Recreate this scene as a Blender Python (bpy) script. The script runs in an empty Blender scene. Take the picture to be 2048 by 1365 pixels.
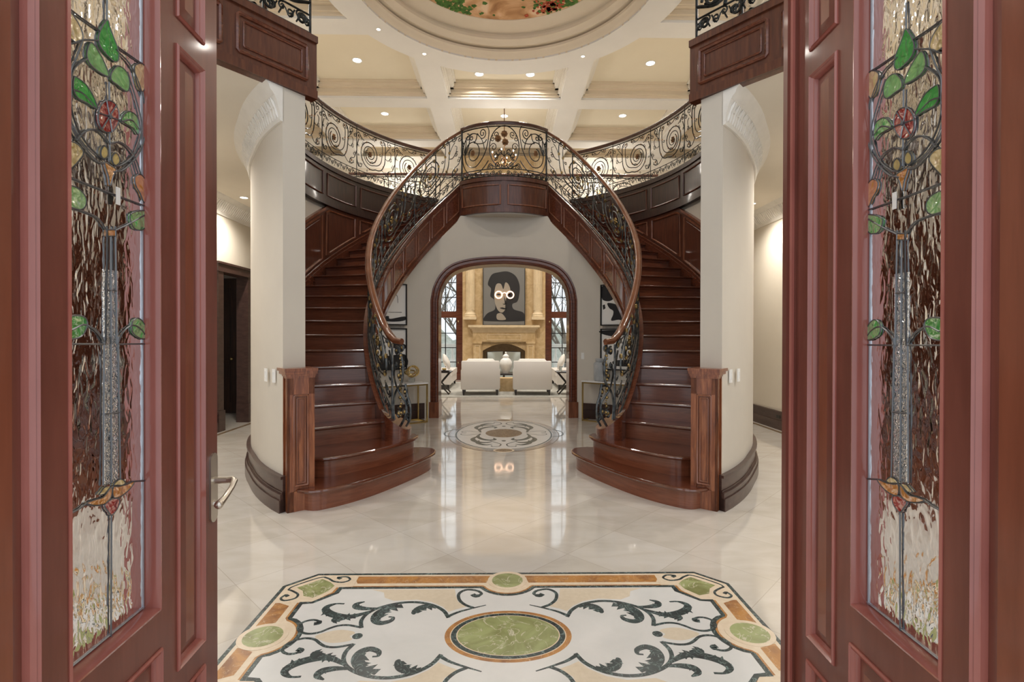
import bpy, math, random
from mathutils import Vector
random.seed(7)
PI = math.pi
R = math.radians
sc = bpy.context.scene
COL = sc.collection

# ------------------------------------------------------------------ camera, world, exposure
cam_d = bpy.data.cameras.new('camera'); cam = bpy.data.objects.new('camera', cam_d); COL.objects.link(cam)
cam.location = (0, 0, 1.4)
cam.rotation_euler = (R(90 - 0.33), R(-0.1), R(-0.9))
cam_d.sensor_width = 36; cam_d.lens = 18.0
cam_d.shift_x = 0.0; cam_d.shift_y = -0.0022
cam_d.clip_start = 0.02; cam_d.clip_end = 200
sc.camera = cam
sc.view_settings.view_transform = 'Standard'
sc.view_settings.look = 'None'
sc.view_settings.exposure = 0.0
sc.view_settings.gamma = 1.0
sc.view_settings.use_curve_mapping = False
sc.cycles.max_bounces = 10
sc.cycles.diffuse_bounces = 5
sc.cycles.transmission_bounces = 8
sc.cycles.transparent_max_bounces = 12
sc.cycles.sample_clamp_indirect = 6
sc.cycles.caustics_refractive = False
sc.cycles.caustics_reflective = False

w = bpy.data.worlds.new('world'); sc.world = w; w.use_nodes = True
wn = w.node_tree.nodes; wl = w.node_tree.links
bg = wn['Background']
tc = wn.new('ShaderNodeTexCoord'); sp = wn.new('ShaderNodeSeparateXYZ'); rp = wn.new('ShaderNodeValToRGB')
wl.new(tc.outputs['Generated'], sp.inputs[0]); wl.new(sp.outputs['Z'], rp.inputs[0])
rp.color_ramp.elements[0].position = 0.0; rp.color_ramp.elements[0].color = (0.80, 0.84, 0.90, 1)
rp.color_ramp.elements[1].position = 0.5; rp.color_ramp.elements[1].color = (0.93, 0.96, 1.0, 1)
wl.new(rp.outputs[0], bg.inputs[0])
bg.inputs[1].default_value = 1.5

LAMP_SCALE = 1.0
WARM = (1.0, 0.93, 0.84)

# ------------------------------------------------------------------ materials
MATS = {}
def mat(name, color=(.8,.8,.8), rough=.5, metal=0.0, coat=0.0, emit=None, estr=0, trans=0, ior=1.45, spec=None):
    if name in MATS: return MATS[name]
    m = bpy.data.materials.new(name); m.use_nodes = True
    b = m.node_tree.nodes['Principled BSDF']
    b.inputs['Base Color'].default_value = (*color, 1)
    b.inputs['Roughness'].default_value = rough
    b.inputs['Metallic'].default_value = metal
    b.inputs['Coat Weight'].default_value = coat
    b.inputs['Coat Roughness'].default_value = .08
    b.inputs['IOR'].default_value = ior
    b.inputs['Transmission Weight'].default_value = trans
    if spec is not None: b.inputs['Specular IOR Level'].default_value = spec
    if emit:
        b.inputs['Emission Color'].default_value = (*emit, 1); b.inputs['Emission Strength'].default_value = estr
    MATS[name] = m
    return m
def nodes(m): return m.node_tree.nodes, m.node_tree.links, m.node_tree.nodes['Principled BSDF']
def coords(n, l, scale):
    t = n.new('ShaderNodeTexCoord'); mp = n.new('ShaderNodeMapping')
    mp.inputs['Scale'].default_value = scale
    l.new(t.outputs['Object'], mp.inputs[0]); return mp
def ramp(n, stops):
    r = n.new('ShaderNodeValToRGB'); e = r.color_ramp.elements
    e[0].position = stops[0][0]; e[0].color = (*stops[0][1], 1)
    e[1].position = stops[-1][0]; e[1].color = (*stops[-1][1], 1)
    for p, c in stops[1:-1]:
        x = e.new(p); x.color = (*c, 1)
    return r
def noisy(name, stops, scale=(1,1,1), nscale=5, detail=6, dist=0.0, rough=.5, bump=0.0, metal=0, coat=0, nrough=.6, spec=None):
    m = mat(name, rough=rough, metal=metal, coat=coat, spec=spec)
    n, l, b = nodes(m)
    mp = coords(n, l, scale); nz = n.new('ShaderNodeTexNoise')
    nz.inputs['Scale'].default_value = nscale; nz.inputs['Detail'].default_value = detail
    nz.inputs['Distortion'].default_value = dist; nz.inputs['Roughness'].default_value = nrough
    l.new(mp.outputs[0], nz.inputs['Vector'])
    r = ramp(n, stops); l.new(nz.outputs[0], r.inputs[0]); l.new(r.outputs[0], b.inputs['Base Color'])
    if bump:
        bp = n.new('ShaderNodeBump'); bp.inputs['Strength'].default_value = bump; bp.inputs['Distance'].default_value = .01
        l.new(nz.outputs[0], bp.inputs['Height']); l.new(bp.outputs[0], b.inputs['Normal'])
    return m

WOOD = [(0.28, (.075,.018,.009)), (.5, (.115,.031,.014)), (.72, (.165,.050,.023))]
noisy('wood_vertical', [(0.28, (.058,.016,.008)), (.5, (.092,.026,.012)), (.72, (.135,.042,.019))], (9,9,.8), 4, 5, .4, rough=.30, coat=.35)
noisy('wood_horizontal', WOOD, (.8,9,9), 4, 5, .4, rough=.26, coat=.5)
noisy('wood_riser', [(0.3,(.14,.040,.018)),(.7,(.225,.072,.034))], (1.2,1.2,14), 4, 5, .4, rough=.30, coat=.5)
noisy('wood_edge', [(0.3,(.085,.024,.012)),(.7,(.13,.040,.020))], (1,1,1), 4, 3, .2, rough=.16, coat=1)
noisy('wood_dark', [(0.3,(.018,.008,.006)),(.7,(.055,.022,.014))], (8,8,.8), 4, 5, .4, rough=.33, coat=.3)
noisy('wood_mould', [(0.3,(.13,.040,.018)),(.7,(.27,.095,.045))], (6,6,1), 4, 4, .4, rough=.28, coat=.4)
noisy('wood_newel', [(0.25,(.075,.018,.007)),(.5,(.21,.062,.022)),(.75,(.36,.13,.050))], (10,10,.9), 4, 6, .9, rough=.3, coat=.3)
noisy('door_paint', [(0.3,(.130,.034,.022)),(.7,(.190,.056,.037))], (3,3,.5), 5, 5, .2, rough=.38, coat=.15)
noisy('door_mould', [(0.3,(.28,.080,.060)),(.7,(.37,.122,.095))], (3,3,.5), 5, 4, .2, rough=.25, coat=.6)  # door paint made paler: sky highlights on the mouldings put into the colour
noisy('door_panel', [(0.3,(.17,.044,.020)),(.7,(.24,.068,.034))], (4,4,.5), 5, 5, .3, rough=.33, coat=.3)
noisy('base_dark', [(0.3,(.045,.022,.018)),(.7,(.085,.046,.036))], (2,2,6), 4, 4, .2, rough=.35, coat=.2)
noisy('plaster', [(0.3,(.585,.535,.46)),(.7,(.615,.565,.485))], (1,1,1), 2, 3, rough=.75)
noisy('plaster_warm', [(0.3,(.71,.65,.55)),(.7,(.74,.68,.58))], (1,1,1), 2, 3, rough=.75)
noisy('ceiling_white', [(0.3,(.72,.71,.69)),(.7,(.75,.74,.72))], (1,1,1), 2, 3, rough=.8)
noisy('ceiling_cream', [(0.3,(.74,.68,.55)),(.7,(.76,.70,.57))], (1,1,1), 2, 3, rough=.8)
noisy('moulding_tan', [(0.3,(.70,.61,.48)),(.7,(.73,.64,.51))], (1,1,1), 2, 3, rough=.7)
noisy('crown_white', [(0.3,(.74,.71,.65)),(.7,(.80,.77,.71))], (1,1,1), 8, 3, rough=.6)
mat('crown_relief', (.78,.75,.69), .6)
n,l,b = nodes(MATS['crown_relief']); mp = coords(n,l,(1,1,1)); vz = n.new('ShaderNodeTexVoronoi'); vz.inputs['Scale'].default_value = 28
l.new(mp.outputs[0], vz.inputs['Vector']); bp = n.new('ShaderNodeBump'); bp.inputs['Strength'].default_value = 1; bp.inputs['Distance'].default_value = .03
l.new(vz.outputs['Distance'], bp.inputs['Height']); l.new(bp.outputs[0], b.inputs['Normal'])
noisy('stone', [(0.25,(.42,.28,.13)),(.5,(.56,.40,.21)),(.75,(.68,.52,.31))], (1,1,1), 5, 8, 1.0, rough=.55)
noisy('stone_light', [(0.3,(.62,.49,.31)),(.7,(.74,.60,.40))], (1,1,1), 6, 6, .5, rough=.5)
noisy('iron', [(0.35,(.012,.013,.013)),(.62,(.045,.046,.044)),(.80,(.10,.085,.05))], (1,1,1), 22, 4, rough=.38, metal=.75)
noisy('iron_lit', [(0.35,(.025,.028,.030)),(.55,(.09,.095,.095)),(.72,(.22,.18,.11))], (1,1,1), 18, 4, rough=.36, metal=.75)  # stair iron: light falling on it put into a greyer, paler colour
noisy('iron_gilded', [(0.35,(.045,.032,.012)),(.55,(.30,.20,.075)),(.75,(.62,.46,.20))], (1,1,1), 25, 4, rough=.38, metal=.85)
noisy('iron_bronze', [(0.35,(.09,.04,.015)),(.65,(.30,.15,.06))], (1,1,1), 25, 4, rough=.45, metal=.6)
mat('gold', (.72,.55,.24), .25, 1)
mat('nickel', (.62,.57,.50), .32, 1)
mat('brass', (.75,.58,.28), .25, 1)
mat('lead', (.16,.17,.18), .35, .9)
mat('lead_bright', (.46,.48,.52), .3, .8)
mat('black', (.012,.011,.011), .4)
noisy('firebrick', [(0.3,(.30,.22,.13)),(.7,(.42,.31,.19))], (1,1,1), 9, 5, rough=.8)
mat('black_wood', (.02,.014,.012), .35, coat=.3)
noisy('sofa_fabric', [(0.3,(.72,.68,.64)),(.7,(.78,.74,.70))], (1,1,1), 160, 3, rough=.9, bump=.15)
noisy('pillow_fabric', [(0.3,(.72,.70,.66)),(.7,(.80,.78,.74))], (1,1,1), 120, 3, rough=.9)
noisy('rug_pile', [(0.3,(.36,.36,.33)),(.7,(.50,.49,.45))], (1,1,1), 14, 8, rough=.95, bump=.3)
noisy('porcelain', [(0.4,(.80,.80,.78)),(.6,(.86,.86,.84))], (1,1,1), 8, 3, rough=.15, coat=.6)
noisy('grey_ceramic', [(0.4,(.36,.38,.39)),(.6,(.46,.48,.49))], (1,1,1), 8, 3, rough=.35)
noisy('white_marble', [(0.3,(.62,.61,.59)),(.5,(.80,.79,.77)),(.8,(.85,.84,.82))], (1,1,1), 3, 9, 1.2, rough=.12)
mat('paper', (.80,.78,.74), .7)
mat('canvas_grey', (.17,.165,.155), .7)
mat('skin_grey', (.30,.26,.21), .7)
mat('ink', (.016,.015,.016), .65)
mat('switch_white', (.80,.79,.76), .4)
mat('clear', (.9,.95,.95), .03, trans=.9)
mat('mirror_smoke', (.62,.70,.72), .10, .95)
mat('lamp_glow', (1,.95,.85), .5, emit=(1,.90,.74), estr=9)
mat('neon', (1,.7,.5), .5, emit=(1.0,.62,.42), estr=3.2)
noisy('bark', [(0.3,(.10,.085,.07)),(.7,(.22,.19,.16))], (4,4,1), 6, 5, rough=.9)
noisy('far_wood', [(0.3,(.36,.38,.33)),(.7,(.62,.64,.58))], (.6,.6,1.4), 3, 9, 1, rough=1)
noisy('terrace', [(0.3,(.70,.70,.68)),(.7,(.80,.80,.78))], (1,1,1), 3, 4, rough=.8)
mat('balustrade_white', (.82,.82,.80), .6)

# marble floor with diagonal joints
m = mat('floor_marble', rough=.045, spec=.5, coat=.3, ior=1.65); n,l,b = nodes(m)
tcx = n.new('ShaderNodeTexCoord'); s = n.new('ShaderNodeSeparateXYZ'); l.new(tcx.outputs['Object'], s.inputs[0])
def mth(op, a, b_=None, c=None):
    x = n.new('ShaderNodeMath'); x.operation = op
    for i, v in enumerate((a, b_, c)):
        if v is None: continue
        if isinstance(v, (int, float)): x.inputs[i].default_value = v
        else: l.new(v, x.inputs[i])
    return x.outputs[0]
S = .541
u_ = mth('MULTIPLY', mth('ADD', s.outputs[0], s.outputs[1]), .70711); v_ = mth('MULTIPLY', mth('SUBTRACT', s.outputs[0], s.outputs[1]), .70711)
def cell(o, ph): return mth('DIVIDE', mth('ADD', o, 40*S - ph), S)
cu = cell(u_, 2.061); cv = cell(v_, -2.563)
def edge(o): return mth('ABSOLUTE', mth('SUBTRACT', mth('FRACT', o), .5))
joint = mth('GREATER_THAN', mth('MAXIMUM', edge(cu), edge(cv)), .4962)
cb = n.new('ShaderNodeCombineXYZ'); l.new(mth('FLOOR', cu), cb.inputs[0]); l.new(mth('FLOOR', cv), cb.inputs[1])
wnz = n.new('ShaderNodeTexWhiteNoise'); l.new(cb.outputs[0], wnz.inputs['Vector'])
mp = coords(n,l,(1,2.2,1)); nz = n.new('ShaderNodeTexNoise'); nz.inputs['Scale'].default_value = 3.0; nz.inputs['Detail'].default_value = 8; nz.inputs['Distortion'].default_value = .6
l.new(mp.outputs[0], nz.inputs['Vector'])
rr = ramp(n, [(.3,(.60,.55,.48)),(.5,(.65,.605,.54)),(.7,(.69,.65,.595))])
l.new(mth('ADD', nz.outputs[0], mth('MULTIPLY', mth('SUBTRACT', wnz.outputs[0], .5), .22)), rr.inputs[0])
mx = n.new('ShaderNodeMix'); mx.data_type = 'RGBA'; l.new(mth('MULTIPLY', joint, .55), mx.inputs[0]); l.new(rr.outputs[0], mx.inputs[6]); mx.inputs[7].default_value = (.42,.36,.29,1)
l.new(mx.outputs[2], b.inputs['Base Color'])

# inlay stones (polished)
def veined(name, base, vein, dark, vs=6, wd=.04, rough=.28):
    m = mat(name, rough=rough); n,l,b = nodes(m)
    mp = coords(n,l,(1,1,1)); nz = n.new('ShaderNodeTexNoise'); nz.inputs['Scale'].default_value = vs; nz.inputs['Detail'].default_value = 7; nz.inputs['Distortion'].default_value = 1.6
    l.new(mp.outputs[0], nz.inputs['Vector'])
    r1 = ramp(n, [(.3, dark), (.6, base), (.8, base)]); l.new(nz.outputs[0], r1.inputs[0])
    nz2 = n.new('ShaderNodeTexNoise'); nz2.inputs['Scale'].default_value = vs*1.7; nz2.inputs['Detail'].default_value = 5; nz2.inputs['Distortion'].default_value = 1.2
    l.new(mp.outputs[0], nz2.inputs['Vector'])
    r2 = ramp(n, [(.5-wd, (0,0,0)), (.5, (1,1,1)), (.5+wd, (0,0,0))]); l.new(nz2.outputs[0], r2.inputs[0])
    mx = n.new('ShaderNodeMix'); mx.data_type = 'RGBA'; l.new(r2.outputs[0], mx.inputs[0]); l.new(r1.outputs[0], mx.inputs[6]); mx.inputs[7].default_value = (*vein, 1)
    l.new(mx.outputs[2], b.inputs['Base Color']); return m
veined('marble_green_black', (.018,.040,.040), (.20,.28,.27), (.006,.010,.013), 14, .025)
veined('marble_orange', (.50,.23,.055), (.62,.42,.25), (.26,.10,.03), 9, .010)
veined('marble_onyx', (.36,.40,.17), (.66,.62,.48), (.20,.21,.07), 5, .012)
veined('marble_brown', (.20,.13,.07), (.42,.33,.22), (.10,.06,.03), 9, .03)
noisy('marble_white', [(0.3,(.66,.66,.64)),(.7,(.74,.73,.71))], (1,1,1), 4, 6, .6, rough=.28)
noisy('marble_cream', [(0.3,(.72,.58,.42)),(.7,(.80,.68,.52))], (1,1,1), 30, 4, .3, rough=.28)
noisy('marble_beige', [(0.3,(.66,.56,.42)),(.7,(.72,.62,.48))], (1,1,1), 40, 4, .3, rough=.28)
noisy('marble_grey_band', [(0.3,(.36,.33,.30)),(.7,(.50,.46,.42))], (1,1,1), 12, 5, .5, rough=.1)

# glass of the entrance doors
def art_glass(name, color, bump, scale, tr=1.0, diffuse=0.0):
    m = mat(name, color, .02, trans=tr, ior=1.38); n,l,b = nodes(m)
    mp = coords(n,l,scale); nz = n.new('ShaderNodeTexNoise'); nz.inputs['Scale'].default_value = 5; nz.inputs['Detail'].default_value = 1.5; nz.inputs['Distortion'].default_value = .5
    l.new(mp.outputs[0], nz.inputs['Vector']); bp = n.new('ShaderNodeBump'); bp.inputs['Strength'].default_value = bump; bp.inputs['Distance'].default_value = .03
    l.new(nz.outputs[0], bp.inputs['Height']); l.new(bp.outputs[0], b.inputs['Normal'])
    return m
art_glass('glass_hammered', (.97,.97,.95), .11, (10,10,4))
art_glass('glass_grain', (.93,.94,.95), .5, (30,30,30))
art_glass('glass_green', (.10,.46,.10), .5, (8,8,8), .45)
art_glass('glass_light_green', (.30,.60,.22), .5, (8,8,8), .45)
art_glass('glass_amber', (.62,.25,.05), .4, (8,8,8), .4)
art_glass('glass_yellow', (.66,.50,.20), .4, (8,8,8), .4)
art_glass('glass_red', (.34,.03,.025), .4, (8,8,8), .3)
m = bpy.data.materials.new('window_glass'); m.use_nodes = True; MATS['window_glass'] = m
n = m.node_tree.nodes; l = m.node_tree.links; n.remove(n['Principled BSDF'])
t_ = n.new('ShaderNodeBsdfTransparent'); t_.inputs[0].default_value = (.96,.98,.98,1); g_ = n.new('ShaderNodeBsdfGlossy'); g_.inputs[1].default_value = .02
mxs = n.new('ShaderNodeMixShader'); mxs.inputs[0].default_value = .06
l.new(t_.outputs[0], mxs.inputs[1]); l.new(g_.outputs[0], mxs.inputs[2]); l.new(mxs.outputs[0], n['Material Output'].inputs[0])

# mural: clouds of ochre rock with foliage
m = mat('mural_paint', rough=.8); n,l,b = nodes(m)
mp = coords(n,l,(1,1,1)); nz = n.new('ShaderNodeTexNoise'); nz.inputs['Scale'].default_value = 1.9; nz.inputs['Detail'].default_value = 7; nz.inputs['Distortion'].default_value = 1.2
l.new(mp.outputs[0], nz.inputs['Vector'])
r1 = ramp(n, [(.3,(.30,.14,.06)),(.45,(.52,.29,.14)),(.55,(.68,.42,.24)),(.7,(.80,.60,.42))]); l.new(nz.outputs[0], r1.inputs[0])
l.new(r1.outputs[0], b.inputs['Base Color'])
noisy('mural_leaf', [(0.3,(.02,.07,.015)),(.7,(.12,.26,.05))], (1,1,1), 14, 4, rough=.8)
noisy('mural_flower', [(0.3,(.30,.03,.02)),(.7,(.60,.14,.06))], (1,1,1), 10, 4, rough=.8)

# ------------------------------------------------------------------ mesh builder
class MB:
    def __init__(self, sx=1): self.v = []; self.f = []; self.sx = sx
    def add(self, vs, fs):
        o = len(self.v); self.v += [tuple(p) for p in vs]; self.f += [tuple(i + o for i in f) for f in fs]; return self
    def box(self, x0, x1, y0, y1, z0, z1):
        if x0 > x1: x0, x1 = x1, x0
        if y0 > y1: y0, y1 = y1, y0
        if z0 > z1: z0, z1 = z1, z0
        v = [(x0,y0,z0),(x1,y0,z0),(x1,y1,z0),(x0,y1,z0),(x0,y0,z1),(x1,y0,z1),(x1,y1,z1),(x0,y1,z1)]
        return self.add(v, [(0,3,2,1),(4,5,6,7),(0,1,5,4),(1,2,6,5),(2,3,7,6),(3,0,4,7)])
    def obox(self, o, ex, ey, ez, a, b_, c):      # oriented box: ranges along three axes
        o, ex, ey, ez = map(Vector, (o, ex, ey, ez)); v = []
        for z in c:
            for x, y in ((a[0],b_[0]),(a[1],b_[0]),(a[1],b_[1]),(a[0],b_[1])): v.append(o + ex*x + ey*y + ez*z)
        return self.add(v, [(0,3,2,1),(4,5,6,7),(0,1,5,4),(1,2,6,5),(2,3,7,6),(3,0,4,7)])
    def prism(self, poly, z0, z1):
        a = sum(poly[i][0]*poly[(i+1) % len(poly)][1] - poly[(i+1) % len(poly)][0]*poly[i][1] for i in range(len(poly)))
        if a < 0: poly = poly[::-1]
        k = len(poly)
        zf = z0 if callable(z0) else (lambda p: z0); zt = z1 if callable(z1) else (lambda p: z1)
        v = [(p[0],p[1],zf(p)) for p in poly] + [(p[0],p[1],zt(p)) for p in poly]
        return self.add(v, [tuple(range(k))[::-1], tuple(range(k, 2*k))] + [(i, (i+1) % k, (i+1) % k + k, i + k) for i in range(k)])
    def ring(self, outer, inner, z0, z1):          # closed band between two outlines of equal length
        k = len(outer)
        v = [(*p, z0) for p in outer] + [(*p, z0) for p in inner] + [(*p, z1) for p in outer] + [(*p, z1) for p in inner]
        f = []
        for i in range(k):
            j = (i+1) % k
            f += [(i, i+k, j+k, j), (i+2*k, j+2*k, j+3*k, i+3*k), (i, j, j+2*k, i+2*k), (i+k, i+3*k, j+3*k, j+k)]
        return self.add(v, f)
    def grid(self, rows, closed=False):            # rows of points -> surface
        v = []; nr = len(rows); nc = len(rows[0])
        for r in rows: v += r
        f = []
        for i in range(nr-1):
            for j in range(nc if closed else nc-1):
                f.append((i*nc+j, i*nc+(j+1) % nc, (i+1)*nc+(j+1) % nc, (i+1)*nc+j))
        return self.add(v, f)
    def loft(self, sections):                      # closed sections joined and capped
        k = len(sections[0]); o = len(self.v)
        self.grid(sections, True)
        self.f.append(tuple(o + i for i in range(k))[::-1]); self.f.append(tuple(o + (len(sections)-1)*k + i for i in range(k)))
        return self
    def tube(self, pts, r, n=5, closed=False):
        P = [Vector(p) for p in pts]; k = len(P)
        if k < 2: return self
        rows = []; up = None
        for i in range(k):
            if closed: t = P[(i+1) % k] - P[i-1]
            else: t = P[min(i+1, k-1)] - P[max(i-1, 0)]
            if t.length < 1e-9: t = Vector((0,0,1))
            t.normalize()
            if up is None:
                up = Vector((0,0,1)) if abs(t.z) < .9 else Vector((0,1,0))
            s = t.cross(up)
            if s.length < 1e-4: s = t.cross(Vector((1,0,0)))
            s.normalize(); up = s.cross(t).normalized()
            rad = r[i] if isinstance(r, (list, tuple)) else r
            rows.append([tuple(P[i] + (s*math.cos(a) + up*math.sin(a))*rad) for a in (2*PI*j/n for j in range(n))])
        if closed:
            rows.append(rows[0]); return self.grid(rows, True)
        return self.loft(rows)
    def ball(self, c, r, n=8, m_=6, sc_=(1,1,1)):
        rows = [[(c[0]+r*sc_[0]*math.sin(a)*math.cos(b_), c[1]+r*sc_[1]*math.sin(a)*math.sin(b_), c[2]-r*sc_[2]*math.cos(a)) for b_ in (2*PI*j/n for j in range(n))] for a in (max(.02, min(PI-.02, PI*i/m_)) for i in range(m_+1))]
        return self.loft(rows)
    def lathe(self, c, prof, n=24):
        return self.loft([[(c[0]+r*math.cos(a), c[1]+r*math.sin(a), c[2]+z) for a in (2*PI*j/n for j in range(n))] for r, z in prof])
    def merge(self, other):
        "take another builder's faces with a second material"
        self.mi = len(self.f); return self.add(other.v, other.f)
    def build(self, name, material, parent=None, label=None, smooth=35, second=None):
        sx = self.sx
        org = parent_world(parent) if parent else Vector((0,0,0))
        vs = [(p[0]*sx - org.x, p[1] - org.y, p[2] - org.z) for p in self.v]
        fs = [f[::-1] for f in self.f] if sx < 0 else self.f
        me = bpy.data.meshes.new(name); me.from_pydata(vs, [], fs); me.update()
        me.materials.append(MATS[material] if isinstance(material, str) else material)
        if second:
            me.materials.append(MATS[second])
            for p_ in me.polygons[self.mi:]: p_.material_index = 1
        if smooth:
            me.shade_smooth(); me.set_sharp_from_angle(angle=R(smooth))
        o = bpy.data.objects.new(name, me); COL.objects.link(o)
        if parent: o.parent = parent
        if label: o['label'] = label
        return o
def parent_world(p):
    v = Vector((0,0,0))
    while p is not None: v += p.location; p = p.parent
    return v
def thing(name, label, cat, loc=(0,0,0), group=None):
    o = bpy.data.objects.new(name, None); COL.objects.link(o); o.location = loc; o.empty_display_size = .1
    o['label'] = label; o['category'] = cat
    if group: o['group'] = group
    return o
def tag(o, label, cat, group=None):
    o['label'] = label; o['category'] = cat
    if group: o['group'] = group
    return o
def struct(mb, name, material, parent=None, smooth=35):
    o = mb.build(name, material, parent, smooth=smooth)
    if parent is None: o['kind'] = 'structure'
    return o
def copy_tree(o, loc, parent=None, label=None):
    c = o.copy(); COL.objects.link(c)
    if parent: c.parent = parent
    else: c.location = loc
    if label: c['label'] = label
    for ch in list(o.children): copy_tree(ch, None, c)
    return c
def rect_tube(mb, q, a, b_, c, d, r, n=6):           # mitred rectangular moulding on a flat face
    e = r*.6; pts = []
    for (x0,y0),(x1,y1) in (((a,c),(b_,c)),((b_,c),(b_,d)),((b_,d),(a,d)),((a,d),(a,c))):
        L = math.hypot(x1-x0, y1-y0); ux, uy = (x1-x0)/L, (y1-y0)/L
        pts += [(x0+ux*e, y0+uy*e), ((x0+x1)/2,(y0+y1)/2), (x1-ux*e, y1-uy*e)]
    mb.tube([q(*p) for p in pts], r, n, True)
def cr(pts, seg=6, closed=False):                  # Catmull-Rom smoothing in any dimension
    k = len(pts); out = []
    rng = range(k if closed else k-1)
    for i in rng:
        p1 = pts[i]; p2 = pts[(i+1) % k]
        p0 = pts[i-1] if (closed or i > 0) else tuple(2*a-b_ for a, b_ in zip(p1, p2))
        p3 = pts[(i+2) % k] if (closed or i+2 < k) else tuple(2*a-b_ for a, b_ in zip(p2, p1))
        for s_ in range(seg):
            t = s_/seg
            out.append(tuple(.5*((2*b1) + (-a+c)*t + (2*a-5*b1+4*c-d)*t*t + (-a+3*b1-3*c+d)*t**3) for a, b1, c, d in zip(p0, p1, p2, p3)))
    if not closed: out.append(tuple(pts[-1]))
    return out
def ell(cx, cy, a, b_, n=48, a0=0, a1=2*PI): return [(cx + a*math.cos(a0+(a1-a0)*i/n), cy + b_*math.sin(a0+(a1-a0)*i/n)) for i in range(n)]
def offset(poly, d):                               # inward offset of a closed polygon (miter)
    k = len(poly); A = sum(poly[i][0]*poly[(i+1) % k][1] - poly[(i+1) % k][0]*poly[i][1] for i in range(k))
    sgn = 1 if A > 0 else -1; out = []
    for i in range(k):
        p0 = Vector(poly[i-1]); p1 = Vector(poly[i]); p2 = Vector(poly[(i+1) % k])
        e1 = (p1-p0).normalized(); e2 = (p2-p1).normalized()
        n1 = Vector((-e1.y, e1.x))*sgn; n2 = Vector((-e2.y, e2.x))*sgn
        m_ = n1+n2; m_ = m_/max(.3, m_.dot(n1))
        out.append(tuple(p1 + m_*d))
    return out

GLASS_FILLS = {'amber_tulip': [(0.335, 2.095), (0.356, 2.092), (0.378, 2.08), (0.39, 2.061), (0.382, 2.042), (0.363, 2.035), (0.345, 2.044)], 'green1': [(0.465, 2.143), (0.442, 2.103), (0.438, 2.076), (0.455, 2.062), (0.49, 2.058), (0.504, 2.072), (0.502, 2.094), (0.487, 2.114), (0.475, 2.131)], 'green2': [(0.416, 2.062), (0.403, 2.039), (0.403, 2.019), (0.421, 2.008), (0.468, 2.011), (0.461, 2.031), (0.442, 2.049)], 'green3': [(0.481, 2.029), (0.478, 2.009), (0.499, 2.007), (0.534, 2.007), (0.544, 2.032), (0.532, 2.055), (0.504, 2.055)], 'dgreen1': [(0.365, 1.958), (0.362, 1.932), (0.375, 1.918), (0.401, 1.919), (0.432, 1.919), (0.424, 1.938), (0.401, 1.957), (0.378, 1.961)], 'dgreen2': [(0.513, 1.929), (0.537, 1.959), (0.567, 1.963), (0.58, 1.945), (0.577, 1.917), (0.557, 1.925), (0.532, 1.925)], 'tulip2': [(0.562, 2.08), (0.577, 2.099), (0.598, 2.108), (0.609, 2.094), (0.609, 2.067), (0.595, 2.036), (0.574, 2.043)], 'y1': [(0.455, 1.843), (0.444, 1.829), (0.445, 1.816), (0.455, 1.813), (0.466, 1.823), (0.466, 1.837)], 'y2': [(0.493, 1.84), (0.481, 1.826), (0.483, 1.813), (0.493, 1.81), (0.506, 1.821), (0.505, 1.834)], 'amber_diamond': [(0.455, 1.804), (0.476, 1.804), (0.496, 1.8), (0.484, 1.781), (0.474, 1.755), (0.468, 1.776)], 'yleft': [(0.329, 1.794), (0.344, 1.811), (0.371, 1.817), (0.39, 1.804), (0.375, 1.779), (0.349, 1.752), (0.346, 1.769)], 'amber_leaf': [(0.564, 1.804), (0.588, 1.817), (0.612, 1.8), (0.615, 1.762), (0.6, 1.748), (0.584, 1.768), (0.567, 1.783)], 'oval_l': [(0.335, 1.711), (0.356, 1.721), (0.382, 1.718), (0.398, 1.703), (0.392, 1.682), (0.367, 1.672), (0.345, 1.68)], 'green_r': [(0.547, 1.705), (0.582, 1.722), (0.621, 1.729), (0.615, 1.702), (0.595, 1.676), (0.564, 1.671), (0.547, 1.685)], 'gbl': [(0.338, 1.433), (0.371, 1.443), (0.395, 1.438), (0.4, 1.421), (0.382, 1.397), (0.342, 1.394)], 'gbr': [(0.552, 1.432), (0.574, 1.444), (0.598, 1.431), (0.617, 1.4), (0.591, 1.39), (0.554, 1.406)], 'cap': [(0.461, 1.648), (0.49, 1.654), (0.493, 1.639), (0.461, 1.633)], 'wing_l': [(0.397, 1.024), (0.421, 1.024), (0.451, 1.022), (0.475, 1.037), (0.475, 1.015), (0.455, 1.004), (0.421, 1.011)], 'wing_r': [(0.483, 1.009), (0.483, 1.037), (0.521, 1.028), (0.558, 1.027), (0.54, 1.013), (0.511, 1.005)], 'ycap_l': [(0.434, 1.032), (0.453, 1.044), (0.474, 1.04), (0.451, 1.027)], 'ycap_r': [(0.483, 1.039), (0.492, 1.046), (0.511, 1.046), (0.524, 1.032), (0.5, 1.031)], 'red_d': [(0.453, 1.002), (0.477, 1.008), (0.502, 1.0), (0.498, 0.981), (0.477, 0.969), (0.462, 0.985)], 'flower': [(0.504, 1.923), (0.494, 1.901), (0.478, 1.884), (0.461, 1.877), (0.446, 1.88), (0.437, 1.893), (0.437, 1.912), (0.445, 1.933), (0.46, 1.95), (0.478, 1.958), (0.494, 1.956), (0.504, 1.943)]}
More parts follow.
